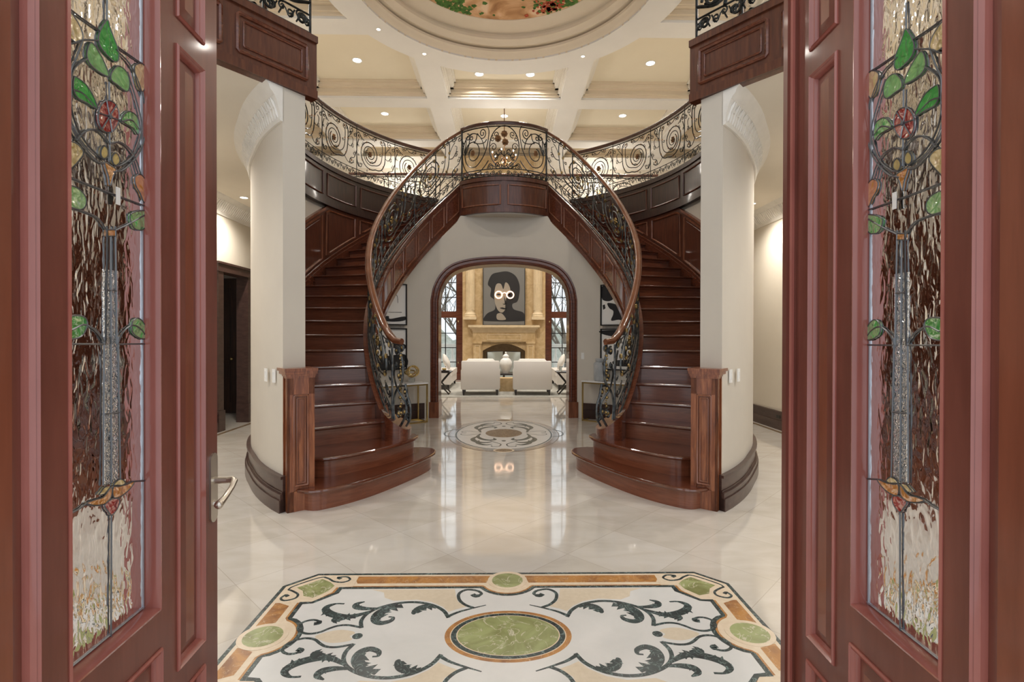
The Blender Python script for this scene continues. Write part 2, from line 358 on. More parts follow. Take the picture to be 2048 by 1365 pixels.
GLASS_LINES = [[(0.466, 2.206), (0.465, 2.143)], [(0.472, 2.0), (0.473, 1.957)], [(0.473, 1.882), (0.474, 1.815)], [(0.335, 2.099), (0.371, 2.098), (0.442, 2.103)], [(0.502, 2.1), (0.552, 2.104), (0.617, 2.11)], [(0.331, 2.019), (0.356, 2.025), (0.39, 2.052), (0.438, 2.079)], [(0.39, 2.052), (0.371, 2.002), (0.356, 1.966), (0.356, 1.921), (0.353, 1.886), (0.338, 1.874)], [(0.494, 2.09), (0.552, 2.078), (0.595, 2.026), (0.607, 1.969), (0.598, 1.905), (0.567, 1.853), (0.522, 1.809), (0.485, 1.791)], [(0.403, 2.019), (0.371, 1.985), (0.358, 1.956), (0.356, 1.893), (0.375, 1.85), (0.409, 1.823), (0.455, 1.809)], [(0.356, 1.921), (0.345, 1.877), (0.363, 1.84), (0.394, 1.817), (0.434, 1.799), (0.457, 1.802)], [(0.537, 2.058), (0.567, 2.006), (0.59, 1.956), (0.586, 1.913), (0.557, 1.856), (0.513, 1.817), (0.49, 1.808)], [(0.371, 1.823), (0.394, 1.851), (0.425, 1.869), (0.455, 1.867), (0.474, 1.852)], [(0.474, 1.855), (0.508, 1.871), (0.544, 1.868), (0.57, 1.847), (0.588, 1.817)], [(0.329, 1.738), (0.394, 1.738), (0.476, 1.738), (0.626, 1.74)], [(0.567, 1.806), (0.552, 1.841)], [(0.595, 2.036), (0.604, 2.009)], [(0.338, 1.673), (0.39, 1.674), (0.434, 1.669), (0.461, 1.648)], [(0.49, 1.652), (0.542, 1.68), (0.626, 1.73)], [(0.461, 1.648), (0.464, 1.634), (0.457, 1.379)], [(0.49, 1.654), (0.492, 1.639), (0.496, 1.378)], [(0.476, 1.636), (0.476, 1.379)], [(0.461, 1.506), (0.496, 1.507)], [(0.338, 1.381), (0.457, 1.379)], [(0.498, 1.378), (0.626, 1.377)], [(0.356, 1.411), (0.394, 1.423), (0.434, 1.406), (0.457, 1.379)], [(0.498, 1.378), (0.518, 1.407), (0.552, 1.425), (0.588, 1.414), (0.615, 1.386)], [(0.36, 1.929), (0.39, 1.934), (0.429, 1.92)], [(0.513, 1.924), (0.552, 1.943), (0.58, 1.932)], [(0.453, 1.396), (0.449, 1.049)], [(0.476, 1.396), (0.476, 1.046)], [(0.5, 1.396), (0.507, 1.046)], [(0.455, 1.215), (0.505, 1.211)], [(0.338, 1.017), (0.371, 1.018), (0.397, 1.024)], [(0.558, 1.027), (0.6, 1.017), (0.631, 1.015)], [(0.476, 0.969), (0.473, 0.65)]]

# ------------------------------------------------------------------ stair and drum geometry (left side; the right side is its mirror)
RISE = .1765; TH1 = 33.5; DTH = 5.5; ZUP = 23*RISE + .0005; ZSL = 3.385; ZF = 3.47
def zline(th): return RISE*((th-TH1)/DTH + 1)
def inner(th, off=0): a = R(th); return (-(1.75-off)*math.sin(a), 7.0-(2.4-off)*math.cos(a))
def outer(th, off=0):
    a = R(th); c = math.cos(a); return (-(2.92+off)*math.sin(a), 7.2-((3.55 if c > 0 else 3.3)+off)*c)
def rng(a, b_, step=2.5):
    k = max(2, int(math.ceil(abs(b_-a)/step))); return [a+(b_-a)*i/k for i in range(k+1)]
def drum(th, off=0): return outer(th, off + .12 + .08*max(0, min(1, (50-th)/15.7)))
def band(mb, fi, fo, ths, z0, z1):
    z0f = z0 if callable(z0) else (lambda t: z0); z1f = z1 if callable(z1) else (lambda t: z1)
    return mb.loft([[(*fi(t), z0f(t)), (*fo(t), z0f(t)), (*fo(t), z1f(t)), (*fi(t), z1f(t))] for t in ths])
def frame_path(fn, t0, t1, zb, zt, step=1.5):      # closed outline of a panel on a curved face
    p = [(*fn(t), zb(t)) for t in rng(t0, t1, step)]
    p += [(*fn(t), zt(t)) for t in rng(t1, t0, step)]
    return p
def field(mb, fn, fn2, t0, t1, zb, zt):
    ts = rng(t0, t1, 1.5)
    return mb.loft([[(*fn(t), zb(t)), (*fn2(t), zb(t)), (*fn2(t), zt(t)), (*fn(t), zt(t))] for t in ts])

# ------------------------------------------------------------------ floor
struct(MB().box(-6.5,6.5,-.6,16.6,-.12,0), 'floor', 'floor_marble')
YB = lambda x: 5.78 + math.sqrt(max(.01, 3.2**2 - x*x))    # face of the curved back wall
def UC(x, y):
    t = math.degrees(math.atan2(abs(x)/2.33, (7.1-y)/2.9))
    return min(ZF+.01, zline(t) - .56 + .10*max(0, min(1, (t-150)/4)))

# back wall with the arched opening
ARCH = [(0,2.665),(.3,2.65),(.6,2.605),(.84,2.52),(.99,2.385),(1.085,2.20),(1.125,2.00)]
ARC = cr(ARCH, 6)
def arch_z(x):
    x = abs(x)
    if x >= 1.125: return 0
    for (x0,z0),(x1,z1) in zip(ARC, ARC[1:]):
        if x0 <= x <= x1: return z0+(z1-z0)*(x-x0)/max(1e-6, x1-x0)
    return 2.0
xs = sorted(set([-2.75+i*.05 for i in range(111)] + [s_*p[0] for p in ARC for s_ in (1,-1)] + [1.1255,-1.1255]))
w1 = MB()
for a, b_ in zip(xs, xs[1:]):
    if b_-a < 1e-5: continue
    mid = (a+b_)/2
    z0a, z0b = (0,0) if abs(mid) > 1.125 else (max(arch_z(a),.001) if abs(a)<1.125 else 2.0, max(arch_z(b_),.001) if abs(b_)<1.125 else 2.0)
    ta, tb = UC(a, YB(a)), UC(b_, YB(b_))
    w1.loft([[(a,YB(a),z0a),(a,YB(a)+.34,z0a),(a,YB(a)+.34,ta),(a,YB(a),ta)], [(b_,YB(b_),z0b),(b_,YB(b_)+.34,z0b),(b_,YB(b_)+.34,tb),(b_,YB(b_),tb)]])
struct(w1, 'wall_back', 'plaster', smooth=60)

# casing of the arch
path = [(-1.125,0,0)] and [(-x,z) for x,z in reversed(ARC)] + [(x,z) for x,z in ARC[1:]]
path = [(-1.125,.27),(-1.125,1.0),(-1.125,1.6)] + path + [(1.125,1.6),(1.125,1.0),(1.125,.27)]
prof = [(-.01,.36),(-.01,-.035),(.012,-.05),(.03,-.055),(.045,-.035),(.085,-.035),(.10,-.055),(.125,-.055),(.135,-.02),(.135,.02),(.02,.02),(.02,.36)]
rows = []
for i,(x,z) in enumerate(path):
    p0 = Vector(path[max(0,i-1)]); p1 = Vector(path[min(len(path)-1,i+1)]); t = (p1-p0).normalized(); nn = Vector((-t.y, t.x))
    rows.append([(x+nn.x*a, YB(min(abs(x),1.125))+dy, z+nn.y*a) for a, dy in prof])
arch = thing('arch_casing', 'dark mahogany arched casing around the opening to the living room', 'door casing', (0,8.9,0))
MB().loft(rows).build('arch_moulding', 'wood_horizontal', arch)
for s_ in (-1,1):
    MB().box(s_*1.105, s_*1.27, YB(1.125)-.07, YB(1.125)+.36, 0, .27).build('plinth_block', 'wood_mould', arch)

def curved_base(fn, ths, name, steps, material='base_dark', sx=1):
    mb = MB(sx)
    for off, z0, z1 in steps: band(mb, lambda t: fn(t, -.01), lambda t: fn(t, off), ths, z0, z1)
    struct(mb, name, material)
BSTEPS = [(.022,0,.262),(.040,.262,.285),(.030,.14,.162),(.045,0,.145),(.055,0,.10)]
for sx, side in ((1,'left'),(-1,'right')):
    # baseboard of the back wall
    mb = MB(sx); seg = [-2.7+i*.08 for i in range(18)]
    for off, z1 in ((.022,.26),(.04,.15)):
        mb.loft([[(x,YB(x)+.01,0),(x,YB(x)-off,0),(x,YB(x)-off,z1),(x,YB(x)+.01,z1)] for x in seg])
    struct(mb, 'baseboard_back_'+side, 'wood_dark')
    # drum wall around the stair
    ths = rng(34.3, 150, 2.5)
    mb = MB(sx); band(mb, lambda t: outer(t), lambda t: drum(t), ths, 0, ZSL)
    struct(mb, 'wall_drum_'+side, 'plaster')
    curved_base(lambda t, off: drum(t, off), rng(33.7,100), 'baseboard_'+side, BSTEPS, sx=sx)
    # crown of the drum wall
    ths = rng(34.3, 95, 2.5)
    cp1 = [(-.01,3.10),(.018,3.10),(.028,3.115),(.018,3.13),(-.01,3.13)]
    cp3 = [(-.01,3.29),(.075,3.29),(.085,3.305),(.105,3.32),(.12,3.355),(.150,3.384),(-.01,3.384)]
    mb = MB(sx)
    for cp in (cp1, cp3): mb.loft([[(*drum(t,o), z) for o, z in cp] for t in ths])
    c1 = struct(mb, 'trim_crown_'+side, 'crown_white')
    cp2 = [(-.01,3.13),(.018,3.13),(.026,3.17),(.038,3.21),(.052,3.255),(.073,3.29),(-.01,3.29)]
    o = MB(sx).loft([[(*drum(t,o), z) for o, z in cp2] for t in ths])
    # acanthus relief: upright leaf ridges following the cove
    for t in rng(35.2, 94, .85):
        for s2, k in ((.10,0),(.0,1),(-.10,2)):
            pass
        o.tube([(*drum(t+(.25 if int(t/.85)%2 else -.1)*j/4, a), z) for j, (a, z) in enumerate(((.018,3.14),(.028,3.17),(.038,3.21),(.058,3.25),(.078,3.28)))], [.007,.015,.010,.016,.005], 5)
        o.ball((*drum(t+.42,.045), 3.225), .013, 5, 4)
    o = o.build('frieze_relief', 'crown_white', c1)
    # side hall walls
    mb = MB(sx)
    X = -4.15
    mb.box(X-.14,X,.3,3.7,0,ZSL); mb.box(X-.14,X,4.94,7.57,0,ZSL); mb.box(X-.14,X,8.32,9.9,0,ZSL)
    mb.box(X-.14,X,3.7,4.94,2.45,ZSL)
    if sx > 0: mb.box(X-.14,X,7.57,8.32,2.34,ZSL)
    else: mb.box(X-.14,X,7.57,8.32,0,ZSL)
    mb.box(X-.14,-2.2,9.9,10.05,0,ZSL)
    struct(mb, 'wall_'+side, 'plaster_warm')
    mb = MB(sx)
    for y0, y1 in (((.3,3.58),(5.06,7.45),(8.45,9.9)) if sx > 0 else ((.3,3.58),(5.06,9.9))):
        for off, z0, z1 in ((.025,0,.25),(.045,0,.14),(.035,.25,.275)): mb.box(X,X+off,y0,y1,z0,z1)
    struct(mb, 'baseboard_hall_'+side, 'base_dark')
    mb = MB(sx)
    pr = [(0,3.16),(.02,3.16),(.04,3.20),(.14,3.34),(.2,3.37),(.22,3.398),(0,3.398)]
    mb.loft([[(X+a,y,z) for a,z in pr] for y in (.3,9.9)])
    for i in range(60): mb.tube([(X+a,6.5+i*.05,z) for a,z in ((.035,3.205),(.075,3.24),(.10,3.29),(.14,3.33))], [.01,.014,.014,.008], 5)
    struct(mb, 'trim_hall_'+side, 'crown_white')
    # border of the hall floor
    mb = MB(sx); mb.box(X+.10,X+.16,3.0,9.9,0,.0012)
    o_ = mb.build('floor_border', 'marble_brown'); tag(o_, 'brown stone strip inlaid in the floor along the hall wall at the '+side, 'floor inlay')
    # closed double doors in the hall wall, seen through the art glass
    d_ = thing('double_door', 'dark wooden double door in the hall wall behind the %s glass leaf' % side, 'door', (sx*(X-.07),4.32,0))
    for k in range(2):
        y0 = 3.7+k*.62; mb = MB(sx); mb.box(X-.10,X-.05,y0+.01,y0+.61,.01,2.44); lf = mb.build('door_leaf', 'wood_dark', d_)
        mb = MB(sx)
        for z0, z1 in ((.2,1.0),(1.12,2.3)):
            mb.box(X-.055,X-.035,y0+.11,y0+.51,z0,z1)
        mb.build('raised_panel', 'wood_dark', lf)
        MB(sx).ball((X-.02,y0+(.56 if k==0 else .06),1.0),.03).build('knob', 'brass', lf)
    mb = MB(sx)
    for y0,y1,z0,z1 in ((3.58,3.71,0,2.44),(4.93,5.06,0,2.44),(3.58,5.06,2.44,2.56)): mb.box(X-.12,X+.03,y0,y1,z0,z1)
    mb.build('door_casing', 'wood_dark', d_)

# doorway in the left hall wall with what shows behind it
X = -4.15
dc = thing('doorway_casing', 'dark casing with a grey sheen around the doorway left of the left stair wall', 'door casing', (X,7.95,0))
mb = MB()
mb.box(X-.15,X+.035,7.45,7.585,0.3,2.36); mb.box(X-.15,X+.035,8.30,8.44,.3,2.36)
mb.box(X-.15,X+.05,7.42,8.47,2.33,2.44); mb.box(X-.15,X+.07,7.40,8.49,2.44,2.47)
mb.build('jamb', 'base_dark', dc)
mb = MB(); mb.box(X-.15,X+.05,7.43,7.60,0,.30); mb.box(X-.15,X+.05,8.29,8.46,0,.3); mb.build('plinth_block', 'base_dark', dc)
mb = MB(); mb.box(-6.3,-5.6,6.2,6.3,0,ZSL); mb.box(-5.6,-5.5,6.2,11.0,0,ZSL); mb.box(-5.6,-4.3,10.9,11.0,0,ZSL)
struct(mb, 'wall_vestibule', 'plaster_warm')
dd = thing('panelled_door', 'dark door with a small brass knob inside the left doorway', 'door', (-4.95,9.2,0))
mb = MB(); mb.box(-5.35,-4.80,9.25,9.30,.01,2.42); mb.build('door_leaf', 'wood_dark', dd)
mb = MB(); mb.box(-5.25,-4.90,9.235,9.25,.2,.95); mb.box(-5.25,-4.90,9.235,9.25,1.1,2.25); mb.build('raised_panel', 'wood_dark', dd)
MB().ball((-4.86,9.21,.98),.028).build('knob', 'brass', dd)

# ------------------------------------------------------------------ upper floor slab (edge of the void)
left = [(-4.3,2.2),(-3.5,2.4),(-2.75,2.9),(-2.285,3.47),(-1.60,4.35),(-1.86,4.52)]
ths_b = rng(42, 153, 2.5)
GB = lambda t, off=0: outer(t, off-.02)
lp = left + [GB(t) for t in ths_b] + [(-.75,9.17)]
bow = []
def bowp(t, off=0):                                # t 0..1 along the bridge edge, bowed to the camera
    cx, cy, rr = 0.0, 8.68+1.04, 1.04
    a0 = math.asin(.74/rr); a = -a0 + 2*a0*t
    return (math.sin(a)*(rr+off), cy-math.cos(a)*(rr+off))
bow = [(-.74, 8.99)] + [bowp(i/24) for i in range(25)] + [(.74,8.99)]
poly = [(-6.2,2.2)] + lp + bow[1:-1] + [(-x,y) for x,y in reversed(lp)] + [(6.2,2.2),(6.2,11.4),(-6.2,11.4)]
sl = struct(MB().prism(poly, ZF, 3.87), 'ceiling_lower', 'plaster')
lp2 = [(-6.2,4.9),(-2.6,4.9)] + [GB(t) for t in rng(56, 153, 2.5)] + [(-.75,9.17)]
poly2 = lp2 + bow[1:-1] + [(-x,y) for x,y in reversed(lp2)] + [(6.2,11.4),(-6.2,11.4)]
MB().prism(poly2, 3.87, ZUP).build('floor_build_up', 'plaster', sl)
for sx, side in ((1,'left'),(-1,'right')):
    pl = [(-6.2,2.2)] + left[:5] + [drum(t,-.06) for t in rng(38,140,2.5)] + [(-2.3,10.05),(-6.2,10.05)]
    struct(MB(sx).prism(pl, ZSL, ZF+.001), 'ceiling_hall_'+side, 'plaster_warm')

# coffered ceiling of the hall
Z1 = 7.0; Z2 = 7.35; DC = (0, 8.0)
def annulus(mb, r0, r1, z0, z1, n=96):
    return mb.ring(ell(*DC, r1, r1, n), ell(*DC, r0, r0, n), z0, z1)
sq = [];
N = 96
circ = ell(*DC, 2.97, 2.97, N)
def on_box(a):
    c, s = math.cos(a), math.sin(a); k = min((6.5/abs(c)) if abs(c) > 1e-6 else 1e9, ((8.6 if s > 0 else 8.6)/abs(s)) if abs(s) > 1e-6 else 1e9)
    return (DC[0]+c*k, DC[1]+s*k)
sq = [on_box(2*PI*i/N) for i in range(N)]
mb = MB(); mb.ring(sq, circ, Z2, Z2+.12); struct(mb, 'ceiling', 'ceiling_cream')
# square corners outside the ring's outline
BX = [(-1.82,-1.33),(1.33,1.82),(-4.96,-4.47),(4.47,4.96)]
BY = [(.2,.7),(3.36,3.85),(6.40,6.87),(9.13,9.60),(12.15,12.64),(14.78,15.27)]
mb = MB()
def rad(x): return math.sqrt(max(0, 2.85**2 - x*x))
for x0, x1 in BX:
    xm = min(abs(x0), abs(x1))
    if xm < 2.8:
        r = rad(xm+.25); mb.box(x0,x1,-.6,DC[1]-r,Z1,Z2+.02); mb.box(x0,x1,DC[1]+r,16.4,Z1,Z2+.02)
    else: mb.box(x0,x1,-.6,16.4,Z1,Z2+.02)
for y0, y1 in BY:
    ym = min(abs(y0-8), abs(y1-8))
    if ym < 2.8:
        r = rad(ym+.25); mb.box(-6.2,-r,y0,y1,Z1+.0004,Z2+.01); mb.box(r,6.2,y0,y1,Z1+.0004,Z2+.01)
    else: mb.box(-6.2,6.2,y0,y1,Z1+.0004,Z2+.01)
annulus(mb, 2.46, 3.0, Z1-.0004, Z2+.02)
struct(mb, 'ceiling_beams', 'ceiling_white')
# stepped mouldings inside the coffers
def dist_ok(x, y): return math.hypot(x-DC[0], y-DC[1]) > 3.0
xg = [-6.2,-4.96,None,-4.47,-1.82,None,-1.33,1.33,None,1.82,4.47,None,4.96,6.2]
cxs = [(-6.2,-4.96),(-4.47,-1.82),(-1.33,1.33),(1.82,4.47),(4.96,6.2)]
cys = [(.7,3.36),(3.85,6.40),(6.87,9.13),(9.60,12.15),(12.64,14.78),(15.27,16.4)]
mt = MB(); mw = MB()
STEPS = ((.035,.05,.10),(.075,.10,.125),(.06,.125,.20),(.14,.20,.225),(.16,.225,.30),(.20,.30,.35))
for cx0, cx1 in cxs:
    for cy0, cy1 in cys:
        for side in range(4):
            for off, za, zb in STEPS:
                if side < 2:                        # edges running along y
                    x = cx0 if side == 0 else cx1; sgn = 1 if side == 0 else -1
                    ys = [cy0 + (cy1-cy0)*i/40 for i in range(41)]
                    good = [y for y in ys if dist_ok(x+sgn*.05, y)]
                    if len(good) < 3: continue
                    runs = [(min(good), max(good))] if (max(good)-min(good)) < len(good)*(cy1-cy0)/40+.05 else []
                    if not runs:
                        lo = [y for y in good if y < DC[1]]; hi = [y for y in good if y > DC[1]]
                        runs = [(min(q), max(q)) for q in (lo, hi) if len(q) > 2]
                    for a, b_ in runs: mw.box(x, x+sgn*off, a, b_, Z1+za, Z1+zb)
                else:
                    y = cy0 if side == 2 else cy1; sgn = 1 if side == 2 else -1
                    xs_ = [cx0 + (cx1-cx0)*i/40 for i in range(41)]
                    good = [x for x in xs_ if dist_ok(x, y+sgn*.05)]
                    if len(good) < 3: continue
                    mt.box(min(good), max(good), y, y+sgn*off, Z1+za, Z1+zb)
struct(mt, 'trim_coffers_across', 'moulding_tan'); struct(mw, 'trim_coffers_along', 'crown_white')
# dome recess: stepped rings and painted disc
rings = [(2.46,7.0),(2.46,7.03),(2.41,7.06),(2.39,7.10),(2.35,7.13),(2.345,7.17),(2.42,7.175),(2.42,7.21),(2.30,7.215),(2.26,7.26),(2.20,7.29),(2.19,7.34),(2.22,7.345),(2.22,7.40),(2.17,7.42),(1.98,7.50),(1.96,7.52),(1.96,7.60),(2.55,7.60),(2.55,7.0)]
mb = MB(); mb.grid([[(DC[0]+r*math.cos(a), DC[1]+r*math.sin(a), z) for a in (2*PI*j/128 for j in range(128))] for r, z in rings+[rings[0]]], True)
struct(mb, 'trim_dome', 'moulding_tan')
mural = thing('ceiling_mural', 'round painted mural of ochre clouds, green leaves and red flowers in the ceiling dome', 'mural', (0,8,7.53))
MB().prism(ell(*DC,1.965,1.965,96), 7.53, 7.56).build('painted_disc', 'mural_paint', mural)
lf = MB(); fw = MB()
def blob(cx, cy, r, z):
    k = random.randint(6,9); return [(cx+r*random.uniform(.5,1.2)*math.cos(2*PI*i/k), cy+r*random.uniform(.5,1.2)*math.sin(2*PI*i/k)) for i in range(k)]
for k in range(240):                                # foliage near the camera-far rim, left and right
    a = R(random.choice((random.gauss(123,8), random.gauss(50,11)))); rr_ = 1.93 - abs(random.gauss(0,.24))
    lf.prism(blob(rr_*math.cos(a), 8+rr_*math.sin(a), random.uniform(.025,.06), 0), 7.522+random.random()*.004, 7.532)
for k in range(60):
    a = R(random.gauss(62,5)); rr_ = 1.88 - abs(random.gauss(0,.15))
    fw.prism(blob(rr_*math.cos(a), 8+rr_*math.sin(a), random.uniform(.02,.05), 0), 7.518, 7.532)
lf.build('painted_foliage', 'mural_leaf', mural)['kind'] = 'stuff'; fw.build('painted_flowers', 'mural_flower', mural)['kind'] = 'stuff'

# upper and living-room walls
mb = MB(); mb.box(-6.5,-6.2,-.6,16.6,0,7.5); mb.box(6.2,6.5,-.6,16.6,0,7.5)
struct(mb, 'wall_outer', 'plaster_warm')
mb = MB(); mb.box(-6.2,-2.2,10.05,11.4,0,ZSL) ; mb.box(2.2,6.2,10.05,11.4,0,ZSL); struct(mb, 'wall_inner', 'plaster')
WX = [(1.50,2.78)]
mb = MB(); YW = 16.3
mb.box(-1.30,1.30,YW,YW+.3,0,7.1)
for s_ in (1,-1):
    mb.box(s_*2.95,s_*6.2,YW,YW+.3,0,7.1); mb.box(s_*1.30,s_*2.95,YW,YW+.3,5.5,7.1)
struct(mb, 'wall_far', 'plaster_warm')
mb = MB(); mb.loft([[(x,YW-a,z) for a,z in ((0,6.7),(.03,6.7),(.05,6.76),(.2,6.93),(.24,6.999),(0,6.999))] for x in (-6.2,6.2)])
struct(mb, 'trim_far', 'crown_white')

# ------------------------------------------------------------------ wainscot and fascias on the drum's inner face
for sx, side in ((1,'left'),(-1,'right')):
    capz = lambda t: min(zline(t)+.93, ZF)
    wp = thing('stair_wainscot', 'dark mahogany panelling on the curved wall behind the %s stair' % side, 'wall panelling', (sx*-2.8,7.2,0))
    tk = 104.5
    mb = MB(sx); band(mb, lambda t: outer(t,.01), lambda t: outer(t,-.025), rng(36.5,152,1.5), lambda t: max(.0,zline(t)-.3), capz)
    mb.build('panelling', 'wood_vertical', wp)
    mb = MB(sx)                                     # skirting over the steps
    band(mb, lambda t: outer(t,-.02), lambda t: outer(t,-.05), rng(36.5,150,1.5), lambda t: max(.0,zline(t)-.2), lambda t: zline(t)+.10)
    mb.tube([(*outer(t,-.05), zline(t)+.05) for t in rng(36.5,150,1.5)], .007, 6)
    mb.tube([(*outer(t,-.045), zline(t)+.105) for t in rng(36.5,150,1.5)], .014, 6)
    mb.build('skirting', 'wood_horizontal', wp)
    mb = MB(sx); band(mb, lambda t: outer(t,0), lambda t: outer(t,-.06), rng(36.5,tk,1.5), lambda t: zline(t)+.90, lambda t: zline(t)+.94)
    mb.build('cap_rail', 'wood_mould', wp)
    tt = [42,57.5,73,88.5,104.3,119.5,135,150]
    for a, b_ in zip(tt, tt[1:]):
        zb = lambda t: zline(t)+.17; zt = (lambda t: capz(t)-.09)
        mb = MB(sx); mb.tube(frame_path(lambda t: outer(t,-.03), a+1.2, b_-1.0, zb, zt), .017, 6, True)
        o = mb.build('panel_mould', 'wood_mould', wp)
        mb = MB(sx); field(mb, lambda t: outer(t,-.02), lambda t: outer(t,-.032), a+2.1, b_-1.9, lambda t: zb(t)+.05, lambda t: zt(t)-.05)
        mb.build('raised_field', 'wood_vertical', o)
    gf = thing('gallery_fascia', 'curved dark panelled fascia of the upper landing above the %s stair' % side, 'fascia', (sx*-2.8,8,ZSL))
    mb = MB(sx); band(mb, lambda t: GB(t,.03), lambda t: GB(t,-.03), rng(42,153,1.5), ZF-.02, ZUP)
    band(mb, lambda t: GB(t,.03), lambda t: GB(t,-.05), rng(42,153,1.5), ZUP-.05, ZUP+.02)
    band(mb, lambda t: GB(t,.03), lambda t: GB(t,-.045), rng(42,153,1.5), ZF-.03, ZF+.05)
    mb.build('fascia_board', 'wood_dark', gf)
    for a, b_ in zip(tt[1:], tt[2:]):
        mb = MB(sx); mb.tube(frame_path(lambda t: GB(t,-.033), a+1.2, b_-1.0, lambda t: ZF+.12, lambda t: ZUP-.12), .014, 6, True)
        mb.build('panel_mould', 'wood_vertical', gf)
    # fascia towards the entrance
    ef = thing('entry_fascia', 'straight dark panelled fascia high above the %s hall, ending over the stair wall' % side, 'fascia', (sx*-2.2,3.97,ZSL))
    pts = left[:5]; ZE = 3.375; ZT_ = 3.89
    for (xa,ya),(xb,yb) in zip(pts, pts[1:]):
        e = Vector((xb-xa, yb-ya, 0)); L = e.length; e.normalize(); nrm = Vector((e.y, -e.x, 0))
        mb = MB(sx)
        mb.obox((xa,ya,0), e, nrm, (0,0,1), (0,L), (-.04,.035), (ZE-.0,ZT_))
        mb.obox((xa,ya,0), e, nrm, (0,0,1), (0,L), (.03,.05), (ZE,ZE+.07))
        mb.obox((xa,ya,0), e, nrm, (0,0,1), (0,L), (.03,.055), (ZT_-.05,ZT_+.005))
        o = mb.build('fascia_board', 'wood_vertical', ef)
        q = lambda u, z: tuple(Vector((xa,ya,z)) + e*u + nrm*.038)
        for a_, b2 in (((.07,.35),(.47,L-.09)) if L > 1.0 and xb > -1.7 else ((.07,L-.09),)):
            mb = MB(sx)
            for ins, r_ in ((0,.016),(.045,.009)):
                A, B_ = a_+ins, b2-ins; za, zb_ = ZE+.13+ins, ZT_-.11-ins
                rect_tube(mb, q, A, B_, za, zb_, r_)
            mb.build('panel_mould', 'wood_horizontal', o)
# bridge fascia
bf = thing('bridge_fascia', 'bowed dark panelled fascia of the bridge above the arch, joining both stairs', 'fascia', (0,8.7,3.5))
def bband(mb, o0, o1, z0, z1, a=0, b_=1):
    mb.loft([[(*bowp(a+(b_-a)*i/24,o0),z0),(*bowp(a+(b_-a)*i/24,o1),z0),(*bowp(a+(b_-a)*i/24,o1),z1),(*bowp(a+(b_-a)*i/24,o0),z1)] for i in range(25)])
mb = MB(); bband(mb, -.03,.03,3.50,ZUP+.01); bband(mb,-.03,.05,3.49,3.56); bband(mb,-.03,.055,ZUP-.04,ZUP+.025); mb.build('fascia_board','wood_vertical',bf)
for a, b_ in ((.03,.46),(.54,.97)):
    mb = MB(); pth = [(*bowp(a+(b_-a)*i/12,.034),3.62) for i in range(13)] + [(*bowp(b_-(b_-a)*i/12,.034),ZUP-.11) for i in range(13)]
    mb.tube(pth, .014, 6, True); mb.build('panel_mould','wood_mould',bf)
for a in (0,.5,1):
    mb = MB(); bband(mb,.02,.042,3.5,ZUP,max(0,a-.022),min(1,a+.022)); mb.build('stile','wood_vertical',bf)
# plaster wall below the bridge is the back wall; soffit of the bridge belongs to ceiling_lower

